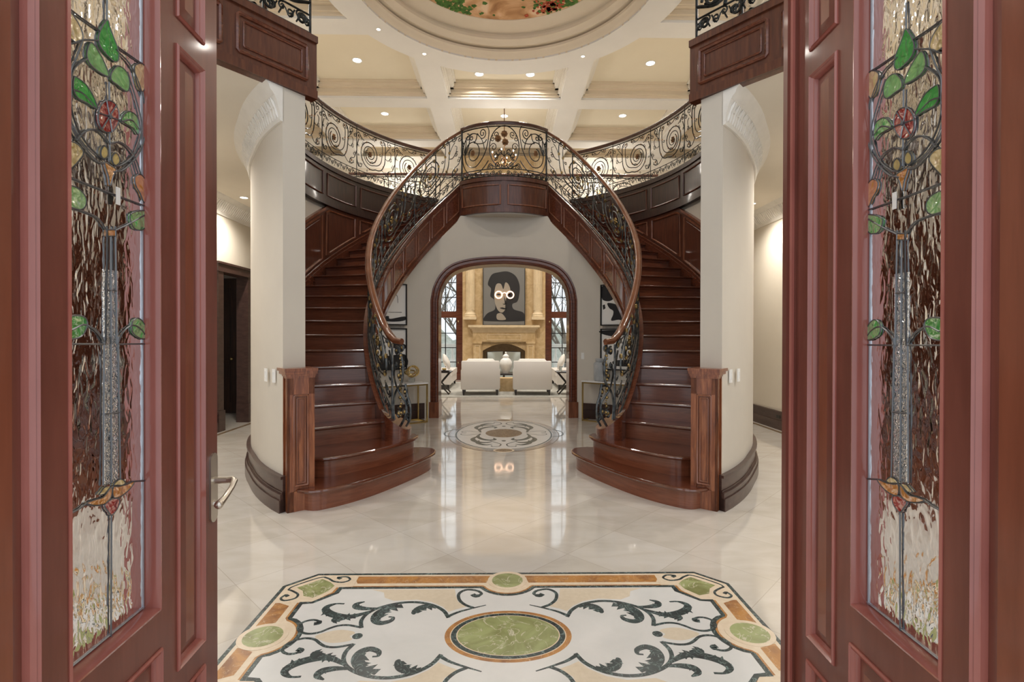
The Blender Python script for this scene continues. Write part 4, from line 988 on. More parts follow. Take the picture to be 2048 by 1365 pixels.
        mb.tube([P(U,zc+.022,.0),P(U,zc+.022,.02),P(U,zc+.022,.045)], [.013,.011,.010], 10)
        mb.tube([P(U,zc+.022,.045),P(U,zc+.024,.062),P(U-.006,zc+.022,.070),P(U-.03,zc+.008,.073),P(U-.075,zc-.012,.072),P(U-.105,zc-.020,.071)], [.010,.011,.010,.008,.009,.012], 10)
        mb.ball(P(U-.108,zc-.021,.071), .013, 10, 8)
        mb.build('lever_handle', 'nickel', hp)
        mb = MB(sx); mb.tube([P(U,zc-.052,.0),P(U,zc-.052,.012),P(U,zc-.052,.022)], [.012,.011,.006], 8); mb.tube([P(U,zc-.045,.024),P(U,zc-.052,.024),P(U,zc-.064,.024)], .005, 6); mb.build('thumb_turn', 'nickel', hp)
    else:                                            # T astragal on the closing edge
        mb = MB(sx)
        ob(mb,W,W+.030,.01,H,-T-.012,.012); ob(mb,W+.006,W+.034,.01,H,.010,.028)
        mb.build('astragal', 'door_paint', root)
        mb = MB(sx); mb.tube([P(W+.004,.01,.012),P(W+.004,1.4,.012),P(W+.004,H,.012)], .008, 6); mb.build('edge_bead', 'door_mould', root)
make_leaf(1,'left',.829); make_leaf(-1,'right',.862)

# ------------------------------------------------------------------ marble inlay by the entrance
IN = thing('marble_inlay', 'rectangular marble floor inlay by the entrance, scrolls around a green onyx oval', 'floor inlay', (.022,2.385,0))
IC = (.022, 2.385)
def q4(pts):                                        # quadrant outline (far-left) to full closed outline
    a = pts; b_ = [(x,-y) for x,y in reversed(pts)]; c = [(-x,-y) for x,y in pts]; d = [(-x,y) for x,y in reversed(pts)]
    out = []
    for seg in (a, b_, c, d):
        for p in seg:
            if not out or math.hypot(p[0]-out[-1][0], p[1]-out[-1][1]) > 1e-4: out.append(p)
    return out
def wl(pts): return [(x+IC[0], y+IC[1]) for x, y in pts]
O1 = q4([(-1.107,.628),(-1.252,.482)])
def lay(poly, z, m, name, parent=IN): return MB().prism(wl(poly), 0.0, z).build(name, m, parent, smooth=0)
lay(O1, .0010, 'marble_green_black', 'outer_line')
lay(offset(O1,.021), .0014, 'marble_cream', 'cream_ground')
# orange border between circles and corner pieces: drawn as blocks
def quad(pts, z, m, name):
    for sx_ in (1,-1):
        for sy in (1,-1): MB().prism(wl([(x*sx_, y*sy) for x,y in pts]), 0, z).build(name, m, IN, smooth=0)
def opoly(pts): quad(pts, .0018, 'marble_orange', 'orange_band')
opoly([(-.10,.588),(-.885,.588),(-.845,.505),(-.12,.505)])
opoly([(-1.212,.31),(-1.212,.085),(-1.13,.115),(-1.13,.27)])
# far-left quadrant of the thin orange line and the inner black frame, with bulges for the round stones
def bulge(cx, cy, r, a0, a1, n=10): return [(cx+r*math.cos(R(a0+(a1-a0)*i/n)), cy+r*math.sin(R(a0+(a1-a0)*i/n))) for i in range(n+1)]
TOPC = (0,.532); SIDC = (-1.138,0)
def inner_outline(d):
    y1 = .475-d; x1 = -1.10+d
    rr = .142-d*.9+.0
    q = [p for p in bulge(*TOPC, .142+(d-.0)*1.0, 270, 200, 8) if p[1] < y1]
    pts = q + [(q[-1][0]-.012, y1), (-.825,y1), (-.945+d,y1+.0), (-.955+d*1.2,.405-d*.3), (-1.035+d*.6,.318-d*.8), (x1,.318-d), (x1,.155)]
    pts += [p for p in bulge(*SIDC, .142+d, 90, 0, 8) if p[0] > x1]
    return q4([(min(p[0],0), max(p[1],0)) for p in pts])
ib = inner_outline(0.0); lay(ib, .0019, 'marble_orange', 'thin_orange_line')
lay(inner_outline(.011), .0023, 'marble_green_black', 'inner_line')
lay(inner_outline(.034), .0027, 'marble_white', 'white_field')
for c_, nm_ in ((TOPC,'t'),((0,-.532),'b'),(SIDC,'l'),((1.138,0),'r')):
    for r0, z, m_, n_ in ((.112,.0031,'marble_cream','stone_ring'),(.088,.0035,'marble_onyx','round_stone')): lay(ell(*c_,r0,r0*.95,40), z, m_, n_)
# oval
for a, b_, z, m_, n_ in ((.296,.206,.0031,'marble_orange','oval_ring'),(.272,.186,.0034,'marble_cream','oval_line'),(.267,.182,.0037,'marble_green_black','oval_dark_ring'),(.242,.162,.0040,'marble_cream','oval_line'),(.237,.158,.0043,'marble_onyx','onyx_oval')): lay(ell(0,0,a,b_,64), z, m_, n_)
# scrolls (far-left quadrant, mirrored)
SC = MB(); CP = MB(); GP = MB(); WP = MB()
RN = [0]
def ribbon(mb, pts, w, z, smooth=5, qs=((1,1),(1,-1),(-1,1),(-1,-1))):
    RN[0] += 1; z = z + .00003*(RN[0] % 9)
    c = cr(pts, smooth); k = len(c)
    if True:
        for sx_, sy in qs:
            l_, r_ = [], []
            for i, p in enumerate(c):
                t = Vector(c[min(i+1,k-1)])-Vector(c[max(i-1,0)])
                t = t.normalized() if t.length > 1e-7 else Vector((1,0)); nn = Vector((-t.y,t.x))
                u = i/(k-1); ww = w(u) if callable(w) else w
                a = Vector(p)+nn*ww/2; b2 = Vector(p)-nn*ww/2
                l_.append(((a.x*sx_)+IC[0], a.y*sy+IC[1])); r_.append(((b2.x*sx_)+IC[0], b2.y*sy+IC[1]))
            for i in range(k-1):
                q = [l_[i], l_[i+1], r_[i+1], r_[i]]
                mb.prism(q, 0, z)
tap = lambda w0, w1: (lambda u: w0+(w1-w0)*u)
Zs = .0031
ribbon(SC, [(-.294,.146),(-.328,.213),(-.393,.268),(-.481,.296),(-.572,.287),(-.658,.244),(-.705,.19),(-.718,.126),(-.70,.062)], .020, Zs)
ribbon(SC, [(-.296,.160),(-.249,.198),(-.182,.232),(-.113,.263)], tap(.020,.006), Zs)
ribbon(SC, [(-.175,.236),(-.222,.268),(-.256,.32),(-.262,.385),(-.223,.425),(-.165,.412),(-.142,.378),(-.17,.355),(-.19,.375)], lambda u: .018+.012*(u>.82), Zs)
ribbon(SC, [(-.705,.068),(-.769,.087),(-.816,.083),(-.851,.061),(-.889,.028),(-.937,.018),(-.982,.038),(-1.005,.076),(-.998,.114),(-.965,.134),(-.932,.128),(-.918,.108),(-.94,.100)], lambda u: .015+.012*(u>.85), Zs)
ribbon(SC, [(-.690,.215),(-.75,.175),(-.80,.160),(-.868,.178),(-.918,.215),(-.930,.255),(-.895,.285),(-.85,.285)], lambda u: .012+.034*math.sin(min(1,u*1.15)*PI)**.8, Zs)
ribbon(SC, [(-.66,.24),(-.72,.235),(-.775,.250),(-.785,.282),(-.750,.305)], lambda u: .008+.030*math.sin(u*PI), Zs)
ribbon(SC, [(-.57,.278),(-.63,.238),(-.66,.185),(-.655,.13),(-.618,.103),(-.575,.122),(-.568,.152),(-.592,.158)], lambda u: .010+.028*math.sin(min(1,u*1.1)*PI), Zs)
ribbon(SC, [(-.37,.262),(-.42,.258),(-.455,.235),(-.472,.195),(-.47,.178)], lambda u: .008+.032*math.sin(u*PI), Zs)
# leaf lobes
def lobes(mb, pts, side, r, n, z):
    c = cr(pts, 8)
    for i in range(n):
        j = int((i+.5)/n*(len(c)-1)); t = (Vector(c[min(j+1,len(c)-1)])-Vector(c[max(j-1,0)])).normalized(); nn = Vector((-t.y,t.x))*side
        tip = Vector(c[j])+nn*r*(1+.5*math.sin(i*2.1))-t*r*.4; b0 = Vector(c[j])-t*r*.45; b1 = Vector(c[j])+t*r*.45
        mid = Vector(c[j])+nn*r*.6+t*r*.35
        for sx_ in (1,-1):
            for sy in (1,-1): mb.prism(wl([(p.x*sx_,p.y*sy) for p in (b0,tip,mid,b1)]), 0, z+.00003*i)
lobes(SC, [(-.56,.275),(-.63,.235),(-.655,.185),(-.65,.13)], 1, .042, 9, Zs+.0001)
lobes(SC, [(-.80,.160),(-.868,.178),(-.912,.215),(-.925,.255)], 1, .030, 7, Zs+.0001)
lobes(SC, [(-.76,.165),(-.82,.14),(-.86,.12)], -1, .030, 5, Zs+.0001); lobes(SC, [(-.76,.165),(-.82,.14),(-.86,.12)], 1, .022, 5, Zs+.0001)
lobes(SC, [(-.38,.262),(-.42,.255),(-.455,.235),(-.47,.195)], 1, .032, 7, Zs+.0001); lobes(SC, [(-.42,.255),(-.455,.235),(-.47,.195)], -1, .018, 5, Zs+.0001)
lobes(SC, [(-.74,.238),(-.778,.252),(-.785,.282)], -1, .018, 4, Zs+.0001)
for sx_ in (1,-1):
    SC.prism(wl(ell(sx_*.700,-.004,.024,.024,16)), 0, Zs)
    MB().prism(wl([(x*sx_,y) for x,y in cr([(-.915,-.004),(-.86,.045),(-.793,.060),(-.729,.046),(-.690,.03),(-.715,-.004),(-.690,-.04),(-.729,-.056),(-.793,-.068),(-.86,-.053)],4,True)]), 0, .0029).build('white_edging', 'marble_white', IN, smooth=0)
    MB().prism(wl([(x*sx_,y) for x,y in cr([(-.897,-.004),(-.844,.034),(-.793,.048),(-.735,.036),(-.718,.018),(-.736,-.004),(-.718,-.026),(-.735,-.044),(-.793,-.056),(-.844,-.042)],4,True)]), 0, .0031).build('cream_inset', 'marble_beige', IN, smooth=0)
    for sy in (1,-1):
        MB().prism(wl([(x*sx_,y*sy) for x,y in [(-.745,.432),(-.290,.432),(-.278,.36),(-.262,.30),(-.23,.265),(-.212,.25),(-.262,.225),(-.30,.20),(-.335,.25),(-.40,.298),(-.48,.322),(-.60,.312),(-.655,.345),(-.672,.40)]]), 0, .0030).build('cream_inset', 'marble_beige', IN, smooth=0)
SC.build('acanthus_scrolls', 'marble_green_black', IN, smooth=0)
# corner stones and curls
CK = MB()
quad([(-.86,.60),(-1.098,.60),(-1.228,.475),(-1.228,.30),(-1.10,.30),(-1.025,.31),(-.96,.40),(-.95,.46),(-.86,.47)], .0021, 'marble_cream', 'corner_ground')
quad([(-1.060,.560),(-1.165,.460),(-1.120,.425),(-1.095,.370),(-1.035,.350),(-.980,.420),(-.965,.480),(-1.00,.520)], .0025, 'marble_onyx', 'corner_stone')
curls = []
def cribbon(pts, w): curls.append((pts, w))
cribbon([(-1.205,.44),(-1.19,.478),(-1.10,.565),(-1.06,.585)], .010)
cribbon([(-1.06,.585),(-1.02,.56),(-.985,.53),(-.93,.52),(-.90,.55),(-.93,.585),(-.975,.578),(-.955,.56)], lambda u: .013+.008*(u>.85))
cribbon([(-1.205,.44),(-1.17,.42),(-1.13,.385),(-1.13,.345),(-1.175,.322),(-1.205,.345),(-1.195,.378),(-1.175,.365)], lambda u: .013+.008*(u>.85))

for q_ in ((1,1),(1,-1),(-1,1),(-1,-1)):
    CK = MB()
    for j_, (pts, w) in enumerate(curls): ribbon(CK, pts, w, .0027+.00005*j_, 4, (q_,))
    CK.build('corner_curl', 'marble_green_black', IN, smooth=0)

# ------------------------------------------------------------------ medallion in the middle of the hall
MD = thing('floor_medallion', 'oval marble medallion with dark scrolls in the middle of the hall floor', 'floor inlay', (0,7.35,0))
def ml(pts, z, m, name): return MB().prism([(x, y+7.35) for x,y in pts], 0, z).build(name, m, MD, smooth=0)
ml(ell(0,0,.79,1.20,72), .0010, 'marble_brown', 'outer_line')
ml(ell(0,0,.775,1.18,72), .0013, 'marble_grey_band', 'outer_band')
ml(ell(0,0,.70,1.085,72), .0016, 'marble_white', 'cream_line'); ml(ell(0,0,.69,1.07,72), .0018, 'marble_green_black', 'inner_line'); ml(ell(0,0,.668,1.04,72), .0020, 'marble_white', 'white_field')
for s_ in (1,-1):
    pts = [(s_*(.68+.17*math.cos(R(a))), .27*math.sin(R(a))) for a in range(-100,101,10)]
    mb = MB(); ribs = pts
    for a, b_ in zip(pts, pts[1:]):
        t = (Vector(b_)-Vector(a)).normalized(); nn = Vector((-t.y,t.x))*.008
        mb.prism([(a[0]+nn.x,a[1]+nn.y+7.35),(b_[0]+nn.x,b_[1]+nn.y+7.35),(b_[0]-nn.x,b_[1]-nn.y+7.35),(a[0]-nn.x,a[1]-nn.y+7.35)], 0, .0022)
    mb.build('side_lobe', 'marble_green_black', MD, smooth=0)
    ml(ell(0,s_*1.11,.13,.10,28), .0023, 'marble_cream', 'stone_ring'); ml(ell(0,s_*1.11,.105,.078,28), .0026, 'marble_brown', 'oval_stone')
ml(ell(0,0,.262,.315,48), .0023, 'marble_brown', 'centre_ring'); ml(ell(0,0,.245,.295,48), .0026, 'marble_brown', 'centre_stone')
IC0 = IC; IC = (0,7.35); MS = MB()
ribbon(MS, [(-.33,.05),(-.36,.25),(-.30,.42),(-.20,.50),(-.12,.46),(-.14,.36)], lambda u: .02+.05*math.sin(u*PI), .0023)
ribbon(MS, [(-.36,.22),(-.42,.42),(-.36,.60),(-.24,.66),(-.16,.60)], lambda u: .02+.06*math.sin(u*PI), .0023)
ribbon(MS, [(-.33,.52),(-.34,.68),(-.24,.80),(-.15,.76)], lambda u: .015+.05*math.sin(u*PI), .0023)
ribbon(MS, [(-.18,.55),(-.10,.66),(-.04,.76),(-.06,.88),(-.14,.90),(-.16,.84)], .018, .0023)
ribbon(MS, [(-.33,.05),(-.42,.10),(-.52,.16),(-.60,.12),(-.60,.05),(-.54,.05)], .014, .0023)
for s_ in (1,-1): MS.prism([(x,y+7.35) for x,y in ell(0,s_*.55,.03,.04,12)], 0, .0023)
MS.build('scrolls', 'marble_green_black', MD, smooth=0)
IC = IC0

# ------------------------------------------------------------------ furniture by the back wall
def make_console(sx, side, hgt, A, B, D):
    # A,B front corners, D depth direction toward wall
    lab = {'left':'slim gold console table with white marble top, left of the arch','right':'slim gold metal console table holding a grey jar right of the arch'}[side]
    r_ = thing('console_table', lab, 'table', ((A[0]+B[0])/2,(A[1]+B[1])/2,0))
    e = Vector((B[0]-A[0],B[1]-A[1],0)); L = e.length; e.normalize(); n_ = Vector((D[0],D[1],0)).normalized(); W = .30; q = .011
    P = Vector((A[0],A[1],0))
    for u in (0,L):
        for v in (0,W):
            mb = MB(); mb.obox(P,e,n_,(0,0,1),(u-q,u+q),(v-q,v+q),(0,hgt-.02)); mb.build('leg','gold',r_)
    for z in (.0,hgt-.045):
        mb = MB()
        for a, b_, c, d in ((0,L,-q,q),(0,L,W-q,W+q),(-q,q,0,W),(L-q,L+q,0,W)): mb.obox(P,e,n_,(0,0,1),(a,b_),(c,d),(z,z+.022))
        mb.build('frame_rail','gold',r_)
    mb = MB(); mb.obox(P,e,n_,(0,0,1),(-.015,L+.015),(-.015,W+.015),(hgt-.022,hgt)); mb.build('table_top','white_marble',r_)
    return r_
make_console(-1,'right',.665,(1.30,8.42),(2.10,7.80),(.61,.79) )
make_console(1,'left',.645,(-1.24,8.28),(-2.04,7.66),(-.61,.79))
# gold knot sculpture
kn = thing('knot_sculpture', 'interlocked gold ring knot on a clear block on the left console table', 'ornament', (-1.50,8.37,.645))
MB().box(-1.545,-1.455,8.325,8.415,.645,.705).build('base_block','clear',kn)
mb = MB()
for k, (tilt, yaw) in enumerate(((20,0),(80,50),(55,-60))):
    c = Vector((-1.50,8.37,.80)); pts = []
    for i in range(32):
        a = 2*PI*i/32; v = Vector((.085*math.cos(a), .085*math.sin(a), 0)); 
        ct, st_ = math.cos(R(tilt)), math.sin(R(tilt)); v = Vector((v.x, v.y*ct, v.y*st_)); cy_, sy_ = math.cos(R(yaw)), math.sin(R(yaw)); v = Vector((v.x*cy_-v.z*sy_, v.y, v.x*sy_+v.z*cy_))
        pts.append(tuple(c+v+Vector((.03*(k-1),0,.012*k))))
    mb.tube(pts, .012, 8, True)
mb.build('ring','gold',kn)
jar = thing('lidded_jar', 'pale grey lidded ceramic jar on the right console table', 'jar', (1.575,8.35,.665))
MB().lathe((1.575,8.35,.665), [(.06,0),(.095,.005),(.105,.05),(.108,.25),(.105,.285),(.085,.305)], 32).build('body','grey_ceramic',jar)
MB().lathe((1.575,8.35,.965), [(.07,0),(.075,.02),(.078,.025),(.078,.055),(.07,.065),(.01,.07)], 32).build('lid','grey_ceramic',jar)
# pictures: flat sheets in black frames, hung on the curved wall
def picture(sx, x0, x1, z0, z1, label, shapes, white=True):
    ya = lambda x: YB(x)-.012
    A = Vector((x0, ya(x0), 0)); B = Vector((x1, ya(x1), 0)); 
    if abs(x0) > abs(x1): pass
    e = (B-A); L = e.length; e.normalize(); n_ = Vector((e.y,-e.x,0))
    if n_.y > 0: n_ = -n_
    A = A + n_*.02
    # chord frames stand proud of the curve
    r_ = thing('framed_picture', label, 'picture', ((x0+x1)/2, ya((x0+x1)/2), z0))
    mb = MB(); t = .018
    for a, b_, c, d in ((0,L,z0,z0+t),(0,L,z1-t,z1),(0,t,z0,z1),(L-t,L,z0,z1)): mb.obox(A,e,n_,(0,0,1),(a,b_),(0,.035),(c,d))
    mb.build('frame','black',r_)
    mb = MB(); mb.obox(A,e,n_,(0,0,1),(t,L-t),(.0,.012),(z0+t,z1-t)); sh = mb.build('sheet','paper',r_)
    for pts in shapes:
        mb = MB()
        pts = cr(pts,4,True) if len(pts) > 4 else pts
        k = len(pts); f0 = [tuple(A+e*(t+u*(L-2*t))+n_*.011+Vector((0,0,z0+t+v*(z1-z0-2*t)))) for u,v in pts]; f1 = [tuple(Vector(p)+n_*.0025) for p in f0]
        mb.add(f0+f1,[tuple(range(k)),tuple(range(k,2*k))[::-1]]+[(i,i+k,(i+1)%k+k,(i+1)%k) for i in range(k)])
        mb.build('ink_shape','ink',sh)
picture(-1,1.63,2.20,1.57,2.25,'black framed abstract of dark shapes around white clouds, upper right of the arch',[[(0,.98),(.25,.98),(.22,.8),(.3,.66),(.2,.6),(.06,.62),(0,.7)],[(.15,.55),(.2,.42),(.3,.35),(.3,.25),(.25,.1),(.45,.12),(.6,.08),(.58,.28),(.75,.3),(.9,.42),(.75,.46),(.5,.42),(.35,.52)],[(.85,.9),(.98,.98),(.98,.55),(.8,.62)],[(.02,.5),(.08,.52),(.1,.42),(.04,.38)]])
picture(-1,1.63,2.20,.84,1.52,'black framed abstract, mostly white, lower of the two right of the arch',[[(.0,.9),(.0,.98),(.9,.98),(.95,.8),(.6,.86),(.3,.83)],[(.3,.2),(.7,.25),(.9,.2),(.9,.1),(.4,.08)]])
picture(1,-2.20,-1.63,1.57,2.25,'black framed abstract with a dark band along its foot, upper left of the arch',[[(.3,.16),(.55,.2),(.6,.13),(.98,.2),(.98,.1),(.7,.06),(.4,.08)],[(.55,.30),(.9,.31),(.9,.295),(.55,.29)],[(.55,.55),(.57,.7),(.66,.8),(.78,.72),(.8,.55),(.79,.55),(.77,.71),(.66,.785),(.58,.69),(.56,.55)]])
picture(1,-2.20,-1.63,.84,1.52,'black framed abstract with a solid dark lower half, lower left of the arch',[[(.02,.02),(.98,.02),(.98,.36),(.5,.33),(.02,.38)],[(.6,.62),(.75,.66),(.98,.62),(.98,.50),(.7,.52)]])
# light switches
def plate(sx, p, n_, label, name='light_switch'):
    n_ = Vector((n_[0],n_[1],0)).normalized(); e = Vector((-n_.y,n_.x,0)); P = Vector((p[0],p[1],0))
    r_ = thing(name, label, 'switch', (sx*p[0],p[1],p[2]))
    mb = MB(sx); mb.obox(P,e,n_,(0,0,1),(-.026,.026),(-.002,.005),(p[2]-.055,p[2]+.055)); o = mb.build('cover_plate','switch_white',r_)
    mb = MB(sx); mb.obox(P,e,n_,(0,0,1),(-.012,.012),(.004,.008),(p[2]-.030,p[2]+.030)); mb.build('rocker','porcelain',o)
for sx, side in ((1,'left'),(-1,'right')):
    for t, wh in ((39.6,'the one farther from'),(36.9,'the one nearer')):
        p = outer(t,.2); a = R(t); plate(sx, (p[0],p[1],1.07), (-math.sin(a)/3.12,-math.cos(a)/3.75), 'white light switch on the curved %s wall, %s the newel' % (side, wh))
plate(1, (1.34,YB(1.34),1.06), (-.42,-.9), 'white light switch beside the right side of the arch')
ou = thing('wall_outlet', 'black outlet in the baseboard of the right hall wall', 'outlet', (4.10,7.62,.19))
MB(-1).box(-4.13,-4.118,7.57,7.67,.17,.215).build('cover_plate','black',ou)

# ------------------------------------------------------------------ living room
fp = thing('fireplace', 'tall tan stone fireplace with an arched firebox and pilasters', 'fireplace', (0,15.9,0))
YF = 15.95
mb = MB(); mb.box(-1.29,-.66,YF,YW,0,7.0); mb.box(.66,1.29,YF,YW,0,7.0); mb.box(-.66,.66,YF,YW,1.15,7.0)
arcf = [(x,.93+.22*(1-(x/.66)**2)) for x in [-.66+.11*i for i in range(13)]]
for (xa,za),(xb,zb_) in zip(arcf,arcf[1:]): mb.loft([[(xa,YF,za),(xa,YW,za),(xa,YW,1.16),(xa,YF,1.16)],[(xb,YF,zb_),(xb,YW,zb_),(xb,YW,1.16),(xb,YF,1.16)]])
mb.build('chimney_breast','stone',fp)
mb = MB()
for g, z0, z1 in ((.0,1.50,1.56),(.03,1.56,1.61),(.08,1.61,1.66),(.13,1.66,1.73)): mb.box(-.97-g,.97+g,YF-.10-g,YF+.01,z0,z1)
mb.build('mantel_shelf','stone_light',fp)
mb = MB(); 
for s_ in (-1,1): mb.box(s_*.70,s_*.95,YF-.10,YF+.01,0,1.22); mb.box(s_*.68,s_*.97,YF-.13,YF+.01,1.16,1.22)
mb.box(-.97,.97,YF-.09,YF+.01,1.22,1.50); mb.build('surround','stone',fp)
mb = MB(); 
for s_ in (-1,1): rect_tube(mb, lambda x, z: (s_*x,YF-.105,z), .755, .895, .2, 1.1, .01)
rect_tube(mb, lambda x, z: (x,YF-.095,z), -.52, .52, 1.27, 1.44, .01)
mb.build('panel_mould','stone_light',fp)
for s_ in (-1,1):
    mb = MB()
    mb.lathe((s_*1.05,YF,1.98), [(.19,0),(.19,.04),(.175,.06),(.18,.09),(.15,.12),(.14,.15)], 20)
    mb.lathe((s_*1.05,YF,2.10), [(.135,0),(.13,.05),(.125,4.8)], 20)
    for k in range(-3,4): mb.tube([(s_*1.05+.132*math.sin(k*.42),YF-.132*math.cos(k*.42),z) for z in (2.2,4.0,6.8)], .014, 5)
    mb.box(s_*1.05-.20,s_*1.05+.20,YF-.20,YF+.01,1.90,1.98)
    mb.build('pilaster','stone_light',fp)
MB().box(-.70,.70,YW-.02,YW+.02,0,1.16).build('firebox','firebrick',fp)
MB().box(-1.25,1.25,YF-.45,YF,0,.10).build('hearth','stone_light',fp)
fs = thing('fire_screen', 'folding mirrored fire screen standing in front of the firebox', 'fire screen', (0,15.75,.1))
for s_ in (-1,1):
    mb = MB(); mb.loft([[(s_*.02,15.70,.10),(s_*.02,15.72,.10),(s_*.02,15.72,.92),(s_*.02,15.70,.92)],[(s_*.52,15.82,.10),(s_*.52,15.84,.10),(s_*.52,15.84,.90),(s_*.52,15.82,.90)]])
    o = mb.build('mirror_panel','mirror_smoke',fs)
    mb = MB(); mb.tube([(s_*.02,15.70,.10),(s_*.02,15.70,.92),(s_*.27,15.76,.915),(s_*.52,15.82,.90),(s_*.52,15.82,.10)],.014,5); mb.build('screen_frame','black',o)
# portrait with neon spectacles: a generic face in flat tones
pt_ = thing('portrait_canvas', 'dark portrait print of a long-haired face with two glowing neon rings, above the mantel', 'picture', (0,15.9,1.74))
YP = YF-.16
MB().box(-.64,.64,YP,YP+.05,1.74,3.58).build('canvas','canvas_grey',pt_)
mb = MB()
for a, b_, c, d in ((-.655,.655,1.725,1.745),(-.655,.655,3.575,3.595),(-.655,-.635,1.725,3.595),(.635,.655,1.725,3.595)): mb.box(a,b_,YP-.012,YP+.055,c,d)
mb.build('frame','black',pt_)
def flat(mb, pts, y, smooth=True):
    pts = cr(pts,5,True) if smooth else pts; pts = [(max(-.632,min(.632,x)), max(1.80,z)) for x,z in pts]; k = len(pts)
    mb.add([(x,y-.003,z) for x,z in pts]+[(x,y,z) for x,z in pts],[tuple(range(k)),tuple(range(k,2*k))[::-1]]+[(i,i+k,(i+1)%k+k,(i+1)%k) for i in range(k)])
mb = MB(); flat(mb,[(-.62,1.95),(-.5,2.1),(-.28,2.22),(-.30,2.5),(-.42,2.62),(-.40,2.85),(-.50,3.0),(-.38,3.28),(-.15,3.36),(.12,3.38),(.36,3.24),(.48,2.95),(.46,2.62),(.40,2.45),(.26,2.38),(.30,2.22),(.55,2.14),(.63,2.06),(.63,1.86),(-.62,1.86)],YP-.001); mb.build('hair_and_coat','ink',pt_)
mb = MB(); flat(mb,[(-.30,2.70),(-.24,2.98),(-.10,3.0),(-.02,2.84),(.04,3.04),(.14,2.98),(.20,2.78),(.16,2.55),(.08,2.30),(-.04,2.12),(-.18,2.18),(-.28,2.42)],YP-.005); mb.build('face','skin_grey',pt_)
mb = MB(); flat(mb,[(-.22,2.06),(-.10,2.10),(.0,2.02),(.05,1.90),(-.20,1.90)],YP-.005); mb.build('neck','skin_grey',pt_)
mb = MB()
flat(mb,[(-.13,2.255),(-.05,2.275),(.03,2.255),(.10,2.26),(.03,2.215),(-.05,2.225)],YP-.009)
flat(mb,[(.0,2.62),(.05,2.48),(.08,2.38),(.0,2.36),(-.04,2.39),(.02,2.40)],YP-.009)
flat(mb,[(.08,2.60),(.19,2.72),(.18,2.50),(.10,2.32),(.06,2.16),(.04,2.30)],YP-.009)
for s_ in (-.165,.19): flat(mb,[(s_-.07,2.665),(s_,2.70),(s_+.07,2.665),(s_,2.645)],YP-.009)
mb.build('features','ink',pt_)
mb = MB()
for cx in (-.165,.19): mb.tube([(cx+.105*math.cos(2*PI*i/32),YP-.03,2.66+.105*math.sin(2*PI*i/32)) for i in range(32)],.017,8,True)
mb.tube([(-.06,YP-.03,2.70),(.012,YP-.03,2.73),(.085,YP-.03,2.70)],.012,6)
mb.build('neon_rings','neon',pt_, 'glowing peach neon rings')

# armchairs seen from behind
def make_armchair(x, y, rot, label, grp):
    r_ = thing('armchair', label, 'armchair', (0,0,0), grp)
    def cb(x0,x1,y0,y1,z0,z1,b=.03):
        mb = MB(); secs = []
        for z, i in ((z0,b),(z0+b,0),(z1-b,0),(z1,b)):
            secs.append([(px,py,z) for px,py in ((x0+i,y0+i*.6),(x0+b,y0),(x1-b,y0),(x1-i,y0+i*.6),(x1,y0+b),(x1,y1-b),(x1-i,y1-i*.6),(x1-b,y1),(x0+b,y1),(x0+i,y1-i*.6),(x0,y1-b),(x0,y0+b))] if i == 0 else [(px,py,z) for px,py in ((x0+i,y0+i),(x0+b,y0+i),(x1-b,y0+i),(x1-i,y0+i),(x1-i,y0+b),(x1-i,y1-b),(x1-i,y1-i),(x1-b,y1-i),(x0+b,y1-i),(x0+i,y1-i),(x0+i,y1-b),(x0+i,y0+b))])
        return mb.loft(secs)
    cb(-.44,.44,0,.16,.13,.80,.014).build('back','sofa_fabric',r_,smooth=50)
    for s_ in (-1,1): cb(min(s_*.30,s_*.46),max(s_*.30,s_*.46),.10,.85,.13,.60,.02).build('arm','sofa_fabric',r_,smooth=50)
    cb(-.32,.32,.14,.84,.13,.33).build('seat_base','sofa_fabric',r_,smooth=50)
    cb(-.31,.31,.15,.86,.33,.47,.04).build('seat_cushion','sofa_fabric',r_,smooth=50)
    cb(-.34,.34,.13,.30,.50,.845,.05).build('back_cushion','pillow_fabric',r_,smooth=50)
    for sx_ in (-1,1):
        for yy in (.05,.78):
            mb = MB(); mb.loft([[(sx_*.39+a*w_,yy+b_*w_,z) for a,b_ in ((-1,-1),(1,-1),(1,1),(-1,1))] for w_, z in ((.018,.0),(.032,.13))]); mb.build('leg','black_wood',r_)
    r_.location = (x,y,.012); r_.rotation_euler = (0,0,rot)
    return r_
a1 = make_armchair(-.545,11.9,R(2),'pale upholstered armchair seen from behind, the left one of the facing pair','armchairs facing the fireplace')
a2 = copy_tree(a1,(.665,11.9,.012),None,'pale upholstered armchair seen from behind, the right one of the facing pair'); a2.rotation_euler = (0,0,R(-2))
